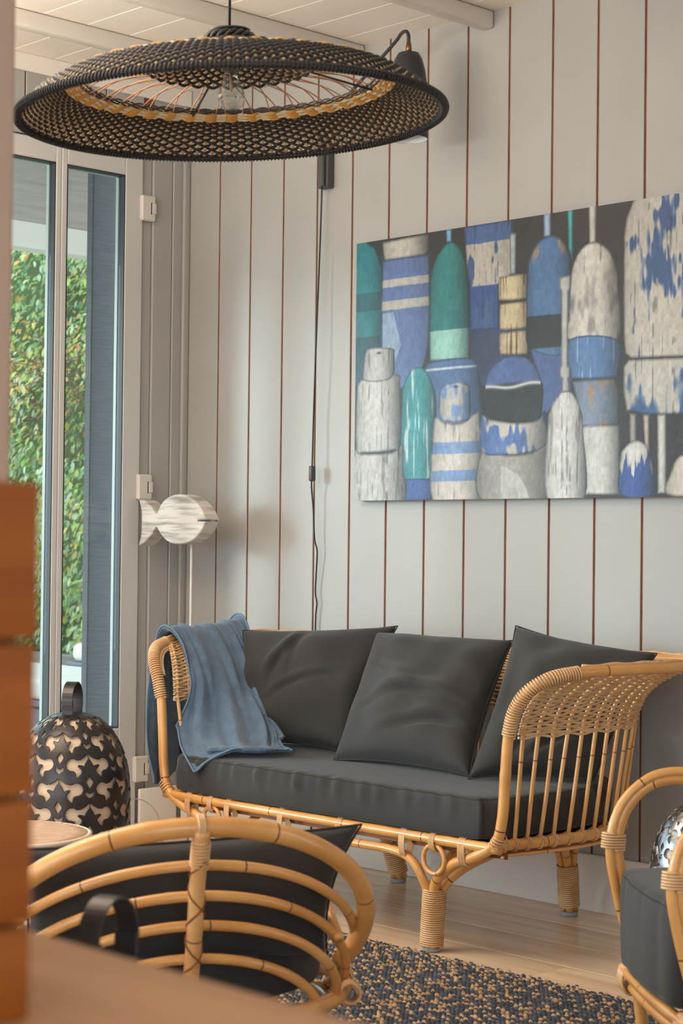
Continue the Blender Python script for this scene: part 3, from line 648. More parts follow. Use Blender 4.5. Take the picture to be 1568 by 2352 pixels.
# ================================================================== ARMCHAIR at the right edge
F0_ = np.array([2.600, -1.018, 0.]); e_ = np.array([.785, -.62, 0]); b_ = np.array([.62, .785, 0])
ch2 = thing('loop_arm_armchair', 'rattan armchair with looped double-cane arms cut by the right edge', 'chair', tuple(F0_+.2*e_+.3*b_))
def c2(w, t, z): return F0_+np.multiply.outer(np.asarray(w, float), e_)+np.multiply.outer(np.asarray(t, float), b_)+np.multiply.outer(np.asarray(z, float), [0, 0, 1])
def arm2(w0, off):
    pts = [c2(w0, .03+off, .10), c2(w0, .022, .20), c2(w0, .010-off, .30), c2(w0, -.004-off, .39), c2(w0, .008-off*.5, .452+off), c2(w0, .045, .500+off), c2(w0, .095, .520+off), c2(w0, .17, .518+off), c2(w0, .32, .505+off), c2(w0, .47, .500+off), c2(w0, .56, .50+off)]
    return cr(pts, 8)
for w0 in (-.012, .412):
    mb = MB(); tube(mb, arm2(w0, .0), .0125, 12, nodes=.21); part(mb, 'arm_loop', MT['rattan'], ch2)
    mb = MB(); tube(mb, arm2(w0+(.004), .014), .0100, 10, nodes=.21); part(mb, 'arm_loop', MT['rattan'], ch2)
    pa = arm2(w0, .007)
    for i0 in (25, 58):
        c_ = pa[i0]; T_ = pa[i0+1]-pa[i0-1]; T_ /= np.linalg.norm(T_); q_ = np.cross(T_, e_); q_ /= np.linalg.norm(q_)
        a_ = np.linspace(0, 2*PI*6, 6*16); mb = MB(); tube(mb, c_+np.outer(np.linspace(-.016, .016, len(a_)), T_)+np.outer(.0160*np.cos(a_), e_)+np.outer(.0225*np.sin(a_), q_), .0028, 5); part(mb, 'lashing', MT['bind'], ch2)
    mb = MB(); tube(mb, cr([c2(w0, .03, .14), c2(w0*.98, .28, .145), c2(w0, .54, .15)], 8), .0125, 10); part(mb, 'side_rail', MT['rattan'], ch2)
    mb = MB(); tube(mb, cr([c2(w0, .56, .50), c2(w0, .55, .3), c2(w0, .54, .0085)], 8), .0125, 10); part(mb, 'leg', MT['rattan'], ch2)
    mb = MB(); tube(mb, cr([c2(w0, .035, .16), c2(w0, .045, .08), c2(w0, .055, .0085)], 8), .0125, 10); part(mb, 'leg', MT['rattan'], ch2)
for z_, t_ in ((.150, .012), (.122, .022)):
    mb = MB(); tube(mb, cr([c2(-.02, t_, z_), c2(.2, t_-.006, z_), c2(.42, t_, z_)], 8), .0115, 10, nodes=.21); part(mb, 'front_rail', MT['rattan'], ch2)
for w0 in (.008, .392):
    a_ = np.linspace(0, 2*PI*7, 7*16); mb = MB(); tube(mb, c2(w0, .016, .136)+np.outer(np.linspace(-.019, .019, len(a_)), e_)+np.outer(.0170*np.cos(a_), b_)+np.outer(.0275*np.sin(a_), [0, 0, 1]), .0029, 5); part(mb, 'lashing', MT['bind'], ch2)
for z_ in (.20, .28, .36, .44, .52, .58):
    mb = MB(); tube(mb, cr([c2(-.01, .55, z_*.9+.03), c2(.06, .60, z_), c2(.2, .615, z_+.02), c2(.34, .60, z_), c2(.41, .55, z_*.9+.03)], 8), .010, 8); part(mb, 'back_hoop', MT['rattan'], ch2)
mb = MB(); tube(mb, cr([c2(.2, .615, .62), c2(.2, .60, .15)], 8), .012, 8); part(mb, 'back_post', MT['rattan'], ch2)
o2 = np.array([c2(w_, t_, 0)[:2] for w_, t_ in ((.012, .02), (.10, -.012), (.2, -.018), (.30, -.012), (.388, .02), (.386, .25), (.37, .50), (.2, .53), (.03, .50), (.014, .25))])
cushion_slab('chair_seat_cushion', resample(cr(o2, 8, True), 160, True), .170, .352, MT['black'], 'thick dark grey seat cushion in the armchair at the right edge', 'cushion', wr=.0015, seed=5)
# ================================================================== LANTERNS with cut-out metal shells
ARCH = [(0, 113), (18, 91), (42, 76), (64, 72), (80, 82), (100, 81), (117, 68), (123, 48), (116, 28), (99, 17), (84, 16), (74, 10), (70, -4), (68, -30), (58, -12), (44, 2), (36, 16), (46, 30), (60, 40), (54, 48), (38, 44), (24, 40), (20, 54), (10, 70), (0, 84)]
DIA = [(0, -10), (21, -43), (0, -76), (-21, -43)]
VEE = [(-28, -84), (-8, -98), (0, -103), (8, -98), (28, -84), (20, -113), (0, -127), (-20, -113)]
def sdf(P, poly):
    d = np.full(len(P), 1e9); ins = np.zeros(len(P), bool); n = len(poly); Q = np.array(poly, float)
    for i in range(n):
        a, b = Q[i], Q[(i+1) % n]; e = b-a; w = P-a; t = np.clip((w@e)/(e@e), 0, 1)[:, None]; q = w-e*t
        d = np.minimum(d, np.hypot(q[:, 0], q[:, 1]))
        c = (a[1] > P[:, 1]) != (b[1] > P[:, 1])
        with np.errstate(divide='ignore', invalid='ignore'): x = (b[0]-a[0])*(P[:, 1]-a[1])/(b[1]-a[1])+a[0]
        ins ^= c & (P[:, 0] < x)
    return np.where(ins, -d, d)
POL = [ARCH, [(-x, y) for x, y in ARCH][::-1], DIA, VEE]
def lantern_profile(r, h):
    p = [(r*.90, 0), (r*.95, h*.12), (r*.985, h*.28), (r, h*.45), (r*.99, h*.58)]
    for a in np.linspace(.12, 1, 14)*PI/2: p.append((r*.985*math.cos(a)**.80 if a < PI/2-1e-6 else 0, h*.58+h*.42*math.sin(a)**1.05))
    return resample(np.array(p), 150)
def lantern_shell(r, h):
    pr = lantern_profile(r, h); m = len(pr)-4; nT = 300
    s = np.concatenate([[0], np.cumsum(np.hypot(*np.diff(pr, axis=0).T))])[:m]
    TH, S = np.meshgrid(np.linspace(0, 2*PI, nT, endpoint=False), s); X = TH/(PI/3)*310; Y = (S-s[-1]*.27)/.132*255*(.164/r)
    f = np.full(X.size, 1e9)
    for ox, oy in ((0, 0), (155, 127.5)):
        x = (X.ravel()-ox+155) % 310-155; y = (Y.ravel()-oy+127.5) % 255-127.5; Q = np.stack([x, y], 1)
        for po_ in POL: f = np.minimum(f, sdf(Q, po_)+1.2)
    f = f.reshape(X.shape); f[:4] = 20; f[-6:] = 20     # solid base hoop and crown
    V = []; F = []; cache = {}
    def pos(i, t):
        i0 = int(min(math.floor(i), m-2)); q = pr[i0]*(1-(i-i0))+pr[i0+1]*(i-i0); a = 2*PI*t/nT; return (q[0]*math.cos(a), q[0]*math.sin(a), q[1])
    def vid(key, i, t):
        if key not in cache: cache[key] = len(V); V.append(pos(i, t))
        return cache[key]
    for i in range(m-1):
        for j in range(nT):
            j2 = (j+1) % nT; cs = ((i, j, j), (i, j2, j+1), (i+1, j2, j+1), (i+1, j, j)); vals = [f[a, b] for a, b, _ in cs]
            if max(vals) <= 0: continue
            if min(vals) > 0: F.append(tuple(vid((a, b), a, t) for a, b, t in cs)); continue
            poly = []
            for k in range(4):
                a, b, t = cs[k]; a2, b2, t2 = cs[(k+1) % 4]; v1, v2 = vals[k], vals[(k+1) % 4]
                if v1 > 0: poly.append(vid((a, b), a, t))
                if (v1 > 0) != (v2 > 0):
                    w = v1/(v1-v2); key = tuple(sorted(((a, b), (a2, b2)))); poly.append(vid(('e',)+key, a+(a2-a)*w, t+(t2-t)*w))
            if len(poly) > 2: F.append(tuple(poly))
    n0 = len(V); V.append((0, 0, h)); last = [vid((m-1, j), m-1, j) for j in range(nT)]
    for j in range(nT): F.append((last[j], last[(j+1) % nT], n0))
    mb = MB(); mb.add(V, F); return mb.mesh('shell'), pr
SH = {}
def lantern(name, label, loc, r, h, mat, lining, rz, hrot):
    root = thing(name, label, 'lantern', loc, rz)
    if (r, h, mat.name) not in SH: SH[(r, h, mat.name)] = lantern_shell(r, h)
    me, pr = SH[(r, h, mat.name)]
    o = link('shell', me, mat, root); md = o.modifiers.new('thick', 'SOLIDIFY'); md.thickness = .0022; md.offset = -1
    mb = MB(); lathe(mb, [(max(q[0]-.007, .0005), max(q[1]-(.006 if q[0] < r*.8 else 0), .002)) for q in pr[::3]], 64); mb.build('lining', lining, root)
    mb = MB(); lathe(mb, [(r*.80, 0), (r*.905, 0), (r*.91, .012), (r*.80, .012)], 48); mb.build('base_ring', mat, root)
    # strap handle: a flat band bent into a loop
    a = np.linspace(-.25, PI+.25, 26); hw, hz = .043*r/.164, .050*r/.164; w = .0150*r/.164; V = []; F = []
    for k, t in enumerate(a):
        for dy in (-w, w):
            for dr in (0, .003): V.append(((hw+dr)*math.cos(t), dy, h+.030*r/.164+(hz+dr)*math.sin(t)*(1 if math.sin(t) > 0 else 1.6)))
    for k in range(len(a)-1):
        p = 4*k; F += [(p, p+4, p+6, p+2), (p+1, p+3, p+7, p+5), (p, p+1, p+5, p+4), (p+2, p+6, p+7, p+3)]
    F += [(0, 2, 3, 1), tuple(4*(len(a)-1)+i for i in (0, 1, 3, 2))]
    mb = MB(); mb.add(V, F); o = mb.build('handle', mat, root, smooth=False); o.rotation_euler = (0, 0, hrot)
    for sx in (-1, 1):
        leg = MB(); box(leg, (sx*hw*.92-.002, -w, h-.022), (sx*hw*.92+.002, w, h+.034*r/.164))
        q = leg.build('handle_tab', mat, root, smooth=False); q.rotation_euler = (0, 0, hrot)
    return root
lantern('cutout_lantern', 'tall dark domed lantern with cream cut-out pattern beside the glass door', (.663, -.930, 0), .164, .505, MT['metal'], MT['cream'], math.radians(12), math.radians(113))
lantern('cutout_lantern', 'dark domed lantern behind the table with only its strap handle showing', (3.114, -2.645, .0085), .155, .490, MT['metal'], MT['cream'], 0, math.radians(111))
lantern('silver_lantern', 'small silver domed lantern with cut-outs behind the armchair at the right edge', (2.443, -.530, 0), .108, .412, MT['silver'], MT['whiteL'], math.radians(40), math.radians(60))
# ================================================================== round woven stool
st = thing('woven_stool', 'small round stool with pale woven cane top left of the foreground armchair', 'stool', (1.477, -1.674, .0085))
R_ = .168
mb = MB(); lathe(mb, [(0, .322), (R_*.97, .322), (R_*.97, .334), (0, .335)], 40); mb.build('seat_disc', MT['crated'], st)
mb = MB(); a = np.linspace(0, 2*PI, 48, endpoint=False); tube(mb, np.stack([R_*np.cos(a), R_*np.sin(a), 0*a+.336], 1), .0055, 8, True); mb.build('rim', MT['trayrim'], st)
cd = np.array([.72, .69]); pd = np.array([-.69, .72]); k_ = -R_+.005
while k_ < R_:
    hl = math.sqrt(max(R_**2-k_**2, 0))-.004
    if hl > .01:
        mb = MB(); P = np.array([[*(pd*k_+cd*s), .3385+.0006*math.sin(40*s)] for s in np.linspace(-hl, hl, 12)]); tube(mb, P, .0032, 5); mb.build('cane_strand', MT['tray'], st)
    k_ += .0105
for k in range(3):
    a = 2*PI*k/3+.4; mb = MB(); tube(mb, np.array([[.12*math.cos(a), .12*math.sin(a), .325], [.15*math.cos(a), .15*math.sin(a), 0]]), .012, 10); mb.build('leg', MT['rattan'], st)
mb = MB(); a = np.linspace(0, 2*PI, 40, endpoint=False); tube(mb, np.stack([.135*np.cos(a), .135*np.sin(a), 0*a+.14], 1), .007, 8, True); mb.build('stretcher', MT['rattan'], st)
# ================================================================== foreground table and wooden box
tb = thing('dining_table', 'light wood table top blurred across the bottom of the view', 'table', (4.4, -3.7, 0))
bm = bmesh.new(); bmesh.ops.create_cube(bm, size=1, matrix=Matrix.Diagonal((1.9, 1.0, .032, 1)))
bmesh.ops.bevel(bm, geom=[e for e in bm.edges if abs(e.verts[0].co.z-e.verts[1].co.z) > .01], offset=.09, segments=6, affect='EDGES')
bmesh.ops.bevel(bm, geom=[e for e in bm.edges if abs(e.verts[0].co.z-e.verts[1].co.z) < .001], offset=.006, segments=3, affect='EDGES')
me = bpy.data.meshes.new('table_top'); bm.to_mesh(me); bm.free(); o = link('table_top', me, MT['table'], tb); o.location = (4.61-4.4, -3.695+3.7, .704)
for sx, sy in ((3.78, -3.28), (5.45, -3.28), (3.78, -4.10), (5.45, -4.10)): child(bbox('leg', (sx-.03, sy-.03, 0), (sx+.03, sy+.03, .688), MT['table'], bev=.004), tb)
child(bbox('apron', (3.81, -3.30, .61), (5.42, -3.28, .688), MT['table'], bev=.002), tb); child(bbox('apron', (3.81, -4.11, .61), (5.42, -4.09, .688), MT['table'], bev=.002), tb)
bx = thing('wooden_box', 'honey-brown box of stacked boards standing on the table at the left edge', 'box', (3.86, -3.42, .7205))
zz = [(.7205, .770), (.773, .838), (.841, .922), (.925, 1.009)]
for k, (z0, z1) in enumerate(zz): child(bbox('board', (3.72+.001*k, -3.56, z0), (3.9525-.0006*(3-k), -3.3270-.0004*(3-k), z1), MT['crate'], bev=.002, seg=2), bx)
child(bbox('core', (3.735, -3.545, .722), (3.944, -3.336, 1.0), MT['crated'], bev=0), bx)
# ================================================================== PENDANT LAMP
PC = Vector((2.040, -1.557, 1.820))
pen = thing('woven_pendant_lamp', 'wide black woven rattan pendant lamp with yellow and cream bands', 'pendant lamp', PC)
hf = Vector((fw.x, fw.y, 0)).normalized()
pen.rotation_mode = 'QUATERNION'; pen.rotation_quaternion = (Matrix.Rotation(math.radians(-2.5), 3, hf) @ Matrix.Rotation(math.radians(1.0), 3, hf.cross(Vector((0, 0, 1))))).to_quaternion()
def prof(t):   # t 0 rim .. 1 inner edge of the open skirt
    t = np.asarray(t, float); return .418-.118*t, .072*t**.9+.012*np.sin(PI*t)
NSK = 156
r_, z_ = prof(np.linspace(.02, 1, 9)); mb = MB(); tube(mb, np.stack([r_, 0*r_, z_], 1), .0030, 6, flat=(.7, 1.25)); stake_me = mb.mesh('stake')
for k in range(NSK):
    o = link('stake', stake_me, MT['snat'], pen); o.rotation_euler = (0, 0, 2*PI*k/NSK)
def ring_row(name, r, z, N, w, amp, rad, mat, dirn=(.5, .86), segs=4, C=None, color=False, nn=5):
    a = np.linspace(0, 2*PI, N*segs, endpoint=False); ph_ = a*N/(2*PI)
    d = amp*np.cos(PI*ph_+PI*w); P = np.stack([(r+d*dirn[0])*np.cos(a), (r+d*dirn[0])*np.sin(a), z+d*dirn[1]], 1)
    mb = MB(); tube(mb, P, rad, nn, True); return mb.build(name, mat, pen)
NB = 14
for w in range(NB):
    t = .035+w*(.73-.035)/(NB-1); r, z = prof(t); ring_row('black_strand', float(r), float(z), NSK, w, .0036, .0034, MT['sblack'])
# cream and yellow band: cream strands with yellow wraps over them
bt = [.775, .825, .875, .925, .975]
for w, t in enumerate(bt):
    r, z = prof(t); ring_row('cream_strand', float(r), float(z), NSK//2, w, .0030, .0036, MT['scream'], segs=8)
NY = 44; mb = MB()
for t in bt:
    r, z = (float(q) for q in prof(t)); a = np.linspace(-.5, .5, 9)*2*PI/NY*.5; d = .0040*np.cos(np.linspace(-PI/2, PI/2, 9))+.0012
    for s in (1, -1): tube(mb, np.stack([(r+s*d*.5)*np.cos(a), (r+s*d*.5)*np.sin(a), z+s*d*.86], 1), .0036, 5)
yel_me = mb.mesh('yellow_wrap')
for k in range(NY): o = link('yellow_wrap', yel_me, MT['syel'], pen); o.rotation_euler = (0, 0, 2*PI*k/NY)
# scalloped black braid at the inner edge of the band, bound rim
for q, (dr, dz) in enumerate(((0, .003), (-.010, .004))):
    r, z = prof(1.0); r = float(r)+dr; z = float(z)+dz
    for s in (0, 1):
        a = np.linspace(0, 2*PI, 60*8, endpoint=False); d = .0042*np.cos(30*a*1.0+PI*s)
        P = np.stack([(r+d*.5)*np.cos(a), (r+d*.5)*np.sin(a), z+d*.86], 1); mb = MB(); tube(mb, P, .0017, 5, True); mb.build('braid', MT['sblack'], pen)
a = np.linspace(0, 2*PI, 120, endpoint=False); mb = MB(); tube(mb, np.stack([.421*np.cos(a), .421*np.sin(a), 0*a], 1), .0068, 8, True); mb.build('rim_hoop', MT['sblack'], pen)
a = np.linspace(0, 2*PI, 330*8, endpoint=False); q = a*330; mb = MB(); tube(mb, np.stack([(.421+.0078*np.cos(q))*np.cos(a), (.421+.0078*np.cos(q))*np.sin(a), .0078*np.sin(q)], 1), .0018, 4, True, ); mb.build('rim_binding', MT['sblack'], pen)
# open raw cane spokes between skirt and cap
rc, zc = .168, .098
NSP = 64
for k in range(NSP):
    a0 = 2*PI*k/NSP+(.012 if k % 2 else -.012); a1 = a0+(.10 if k % 2 else -.06)
    pts = [(.297*math.cos(a0), .297*math.sin(a0), .070), ((.24)*math.cos((a0*.6+a1*.4)), .24*math.sin(a0*.6+a1*.4), .092), (rc*math.cos(a1), rc*math.sin(a1), zc)]
    mb = MB(); tube(mb, cr(pts, 5), .0014, 5); mb.build('spoke', MT['spoke'], pen)
for k in range(4):
    a = PI/4+k*PI/2+.35; mb = MB(); tube(mb, np.array([[.30*math.cos(a), .30*math.sin(a), .066], [rc*math.cos(a), rc*math.sin(a), zc-.002]]), .0024, 6); mb.build('wire_support', MT['sblack'], pen)
# woven cap and crown
NC = 64
def capp(t): t = np.asarray(t, float); return rc-(rc-.045)*t, zc+.048*t**.9
r1, z1 = capp(np.linspace(0, 1, 7)); mb = MB(); tube(mb, np.stack([r1, 0*r1, z1], 1), .0026, 5); cap_me = mb.mesh('cap_stake')
for k in range(NC): o = link('cap_stake', cap_me, MT['snat'], pen); o.rotation_euler = (0, 0, 2*PI*k/NC)
for w in range(14):
    r, z = capp(w/13); ring_row('cap_strand', float(r), float(z), NC, w, .0032, .0034, MT['sblack'], dirn=(.3, .95))
for s in range(3):
    a = np.linspace(0, 2*PI, 12*10, endpoint=False); d = .006*np.cos(6*a+2*PI*s/3); e2 = .005*np.sin(6*a+2*PI*s/3)
    mb = MB(); tube(mb, np.stack([(.043+d)*np.cos(a), (.043+d)*np.sin(a), .155+e2], 1), .0046, 6, True); mb.build('crown_braid', MT['sblack'], pen)
mb = MB(); lathe(mb, [(0.001, .166), (.040, .166), (.042, .170), (.0, .172)], 28); mb.build('crown_plate', MT['lampm'], pen)
# socket and cord
mb = MB(); lathe(mb, [(.0, .166), (.013, .166), (.018, .15), (.0195, .12), (.0195, .092), (.016, .09), (0, .09)], 24); mb.build('socket', MT['lampm'], pen)
tag(pen, None)
up_l = pen.rotation_quaternion.inverted() @ Vector((0, 0, 1))
mb = MB(); base = np.array([0, 0, .168]); topz = 2.4995-PC.z; tube(mb, np.array([base, base+np.array(up_l)*(topz-.168)]), .0028, 8); mb.build('cord', MT['cord'], pen)
bulb = thing('light_bulb', 'clear glass light bulb hanging inside the woven pendant lamp', 'light bulb', PC); bulb.rotation_mode = 'QUATERNION'; bulb.rotation_quaternion = pen.rotation_quaternion
mb = MB(); lathe(mb, [(.0135, .0895), (.0140, .080), (.0165, .070), (.0225, .056), (.0268, .044), (.0275, .036), (.0255, .026), (.0195, .0185), (.010, .0145), (.0002, .0135)], 32); mb.build('glass', MT['bulb'], bulb)
mb = MB(); tube(mb, np.array([[0, 0, .089], [0, 0, .050]]), .0028, 8); a = np.linspace(0, 2*PI*1.2, 24); tube(mb, np.stack([.009*np.cos(a), .009*np.sin(a), .040+.004*np.cos(5*a)], 1), .0005, 4); mb.build('filament', MT['filament'], bulb)
# ================================================================== WALL LAMP with cable
wlp = thing('wall_lamp', 'black bell wall lamp on a bent arm half hidden by the woven pendant', 'wall lamp', (.69, -.001, 2.18))
child(bbox('bracket', (.668, -.030, 2.078), (.712, -.001, 2.30), MT['plate'], bev=.003), wlp); child(bbox('bracket_ridge', (.696, -.038, 2.080), (.704, -.030, 2.298), MT['lampm'], bev=.002), wlp)
arm = cr([(.69, -.034, 2.27), (.78, -.065, 2.30), (.95, -.12, 2.352), (1.14, -.180, 2.412), (1.180, -.194, 2.428), (1.205, -.200, 2.431), (1.218, -.202, 2.418), (1.2195, -.202, 2.396)], 8)
mb = MB(); tube(mb, arm, .0052, 8); part(mb, 'arm', MT['lampm'], wlp)
SL = (1.220, -.202, 2.121)
mb = MB(); lathe(mb, [(.0, .277), (.006, .276), (.0085, .262), (.0085, .246), (.0, .245)], 16, SL); part(mb, 'brass_joint', MT['brass'], wlp)
shp = [(.0, .246), (.014, .246), (.030, .243), (.040, .225), (.048, .195), (.053, .16), (.056, .12), (.0575, .06), (.058, 0)]
mb = MB(); lathe(mb, shp, 40, SL); part(mb, 'shade', MT['lampm'], wlp)
mb = MB(); lathe(mb, [(max(r-.002, .0), z-.002 if z > .1 else z) for r, z in shp], 40, SL); part(mb, 'shade_lining', MT['lampin'], wlp)
mb = MB(); tube(mb, cr([(.688, -.03, 2.085), (.682, -.028, 1.95), (.676, -.03, 1.75), (.672, -.034, 1.55), (.664, -.032, 1.38), (.662, -.034, 1.215), (.660, -.034, 1.165), (.657, -.03, 1.14), (.661, -.026, 1.08), (.664, -.022, .99), (.672, -.018, .95), (.664, -.014, .87), (.660, -.012, .82), (.667, -.012, .79), (.660, -.010, .74), (.658, -.009, .6), (.66, -.009, .40), (.66, -.018, .18), (.66, -.020, .010)], 8), .0026, 6); part(mb, 'cable', MT['cord'], wlp)
child(bbox('cable_switch', (.6545, -.043, 1.168), (.6695, -.024, 1.216), MT['plate'], bev=.004, seg=2), wlp)
# ================================================================== FISH on a stand
fs = thing('wooden_fish', 'whitewashed wooden fish on a thin rod beside the sofa', 'ornament', (.265, -.185, 0))
oln = [(.030, 1.035), (.028, 1.075), (.016, 1.108), (.017, 1.114), (.048, 1.107), (.086, 1.086), (.108, 1.066), (.130, 1.096), (.165, 1.118), (.212, 1.128), (.262, 1.122), (.305, 1.104), (.337, 1.078), (.356, 1.052), (.357, 1.047), (.318, 1.046), (.318, 1.041), (.357, 1.040), (.340, 1.015), (.305, .987), (.262, .972), (.212, .967), (.165, .977), (.130, 1.000), (.108, 1.022), (.086, 1.000), (.052, .975), (.020, .962), (.017, .967), (.028, .996)]
Po = np.array([(x, z, 0) for x, z in oln]); sharp = {13, 14, 15, 16, 17}
Q = cr(Po[:14], 6); Q = np.concatenate([Q[:-1], Po[13:18], cr(np.concatenate([Po[17:], Po[:1]]), 6)[1:-1]])
Q2 = Q[:, :2]+[.010, 0]; nq = len(Q2); tg = np.roll(Q2, -1, 0)-np.roll(Q2, 1, 0); tg /= np.linalg.norm(tg, axis=1)[:, None]+1e-9
area = .5*np.sum(Q2[:, 0]*np.roll(Q2[:, 1], -1)-np.roll(Q2[:, 0], -1)*Q2[:, 1]); inn = np.stack([-tg[:, 1], tg[:, 0]], 1)*(1 if area > 0 else -1)
rings = [(.0045, -.215), (.0015, -.2135), (0, -.210), (0, -.162), (.0015, -.1585), (.0045, -.157)]
V = np.concatenate([np.column_stack([Q2[:, 0]+inn[:, 0]*d, np.full(nq, y), Q2[:, 1]+inn[:, 1]*d]) for d, y in rings]); F = [(i*nq+k, i*nq+(k+1) % nq, (i+1)*nq+(k+1) % nq, (i+1)*nq+k) for i in range(5) for k in range(nq)]
from mathutils.geometry import tessellate_polygon
tri = tessellate_polygon([[Vector((p[0], p[1], 0)) for p in V[:nq, [0, 2]]]])
F += [tuple(t) for t in tri]+[tuple(5*nq+i for i in t[::-1]) for t in tri]
mb = MB(); mb.add(V, F); fb = part(mb, 'fish_body', MT['fish'], fs, smooth=False)
bm = bmesh.new(); bm.from_mesh(fb.data); bmesh.ops.recalc_face_normals(bm, faces=bm.faces); bm.to_mesh(fb.data); bm.free()
mb = MB(); tube(mb, np.array([(.265, -.186, .968), (.265, -.186, .01)]), .0042, 8); part(mb, 'rod', MT['rod'], fs)
mb = MB(); lathe(mb, [(0, 0), (.075, 0), (.075, .010), (.07, .014), (0, .015)], 32, (.265, -.186, 0)); part(mb, 'foot', MT['rod'], fs)
# thin wire by the lantern
mb = MB(); tube(mb, cr([(.045, -.245, .138), (.10, -.245, .140), (.15, -.245, .126), (.19, -.25, .10), (.22, -.26, .05), (.30, -.32, .004), (.45, -.5, .004), (.50, -.75, .004)], 8), .0018, 5)
tag(mb.build('thin_wire', MT['wire']), 'thin grey wire curving along the wall between lantern and sofa', 'wire')
# ================================================================== PAINTING of fishing buoys
SHP = {
 "teal":[(-17,767),(58,758),(82,739),(101,698),(111,657),(115,368),(-11,356)],
 "cap1":[(109,761),(300,767),(301,716),(285,705),(119,706),(112,729)],
 "blue1":[(119,706),(294,704),(300,693),(305,530),(298,428),(272,366),(220,323),(116,349),(111,690)],
 "facet":[(113,546),(158,548),(191,448),(147,360),(116,368)],
 "stk3":[(367,769),(390,769),(390,731),(369,734)],
 "green":[(306,581),(308,632),(320,675),(346,711),(380,731),(406,723),(431,695),(449,650),(456,592),(462,398),(444,390),(324,393),(308,408)],
 "bw":[(437,770),(622,770),(629,625),(569,588),(571,465),(465,470),(460,598),(449,656)],
 "navy":[(465,470),(686,468),(687,377),(511,308),(469,391)],
 "stk5":[(608,729),(634,729),(633,614),(612,616)],
 "cork1":[(567,607),(581,615),(669,616),(677,608),(676,548),(662,539),(578,543),(567,557)],
 "cork2":[(572,532),(582,539),(674,538),(682,529),(680,468),(667,458),(583,460),(571,477)],
 "cork3":[(571,452),(583,457),(679,458),(684,444),(681,389),(672,385),(584,390),(573,397)],
 "stk6":[(730,772),(757,772),(758,705),(732,708)],
 "blue6":[(673,499),(675,621),(684,656),(707,690),(738,706),(773,705),(800,686),(819,654),(827,605),(832,391),(687,401)],
 "blue6b":[(687,401),(832,396),(833,278),(789,251),(728,206),(723,314),(703,358)],
 "turq":[(814,774),(833,772),(834,628),(819,666)],
 "stk8":[(886,776),(913,775),(912,670),(890,673)],
 "white8":[(823,487),(827,582),(842,634),(868,663),(897,673),(927,667),(960,639),(980,596),(986,549),(987,404),(824,415)],
 "band8":[(824,418),(987,407),(990,322),(978,306),(849,310),(830,320)],
 "mot8":[(834,305),(978,304),(992,270),(995,177),(865,181),(850,254)],
 "low8":[(865,182),(995,180),(1000,-5),(881,-3)],
 "big":[(1041,780),(1319,777),(1322,344),(1031,354),(1013,367),(1007,414),(1004,675),(1013,726)],
 "bigl":[(1007,333),(1024,350),(1322,341),(1324,200),(1082,203),(1018,217),(1007,269)],
 "stk9":[(1027,208),(1050,207),(1051,132),(1029,133)],
 "stk9b":[(1071,203),(1091,203),(1093,99),(1077,128)],
 "stk9c":[(1116,202),(1144,202),(1147,-4),(1120,-3)],
 "small9":[(1000,-5),(999,90),(1012,119),(1044,136),(1075,128),(1093,99),(1109,-6)],
 "right9":[(1151,-7),(1159,47),(1179,86),(1213,96),(1272,89),(1312,44),(1325,-9)],
 "thick10":[(290,371),(324,391),(469,390),(499,339),(508,264),(504,209),(336,171),(299,319)],
 "slim11":[(203,54),(196,279),(202,324),(228,365),(259,378),(294,364),(321,324),(335,279),(335,235),(327,52)],
 "base11":[(206,51),(329,50),(332,-13),(205,-15)],
 "capL":[(34,387),(43,436),(72,447),(155,440),(164,418),(163,366),(129,345),(38,350)],
 "bodyL":[(7,146),(7,315),(18,348),(46,356),(176,362),(188,319),(193,153),(159,137),(40,133)],
 "baseL":[(-10,-23),(0,135),(30,129),(160,130),(200,156),(205,85),(205,-18)],
 "cap13":[(348,231),(347,298),(364,319),(411,326),(457,317),(466,298),(467,223),(438,211),(370,214)],
 "body13":[(327,-19),(325,197),(340,227),(366,212),(438,207),(488,234),(504,212),(511,-15)],
 "dome14":[(520,307),(528,338),(552,367),(592,385),(632,387),(672,380),(703,358),(723,326),(726,311)],
 "black14":[(520,307),(625,305),(726,312),(730,224),(713,207),(634,202),(554,214),(519,242)],
 "coll14":[(508,221),(545,212),(634,199),(713,203),(740,229),(748,193),(749,139),(698,116),(603,111),(512,122)],
 "low14":[(511,122),(603,110),(698,115),(749,138),(756,-11),(512,-15)],
 "tri14":[(584,80),(604,76),(648,54),(672,26),(688,-10),(585,-12)],
 "stk15":[(788,591),(829,593),(828,552),(820,550),(819,347),(830,344),(830,314),(823,312),(828,276),(800,275),(800,313),(791,319),(792,346),(797,349),(795,552),(788,558)],
 "white15":[(751,-11),(752,193),(759,228),(778,257),(800,277),(828,277),(850,254),(869,218),(874,170),(882,-12)],}
PX0, PZ0, PWm, PHm = .845, 1.106, 1320, 780      # left edge, lower edge (m), size in mm
ST = 2.2
gx = np.arange(0, PWm+ST/2, ST); gz = np.arange(0, PHm+ST/2, ST); GX, GZ = np.meshgrid(gx, gz)
GZs = GZ-12.0                                       # shape coordinates are measured 12 mm above the lower edge
prs = np.random.RandomState(11)
def vnoise(sx, sz, seed):
    r = np.random.RandomState(seed); nx, nz = int(PWm/sx)+4, int(PHm/sz)+4; g = r.rand(nz, nx)
    x = GX/sx+.5; z = GZ/sz+.5; i = x.astype(int); j = z.astype(int); fx = x-i; fz = z-j; fx = fx*fx*(3-2*fx); fz = fz*fz*(3-2*fz)
    return (g[j, i]*(1-fx)+g[j, i+1]*fx)*(1-fz)+(g[j+1, i]*(1-fx)+g[j+1, i+1]*fx)*fz
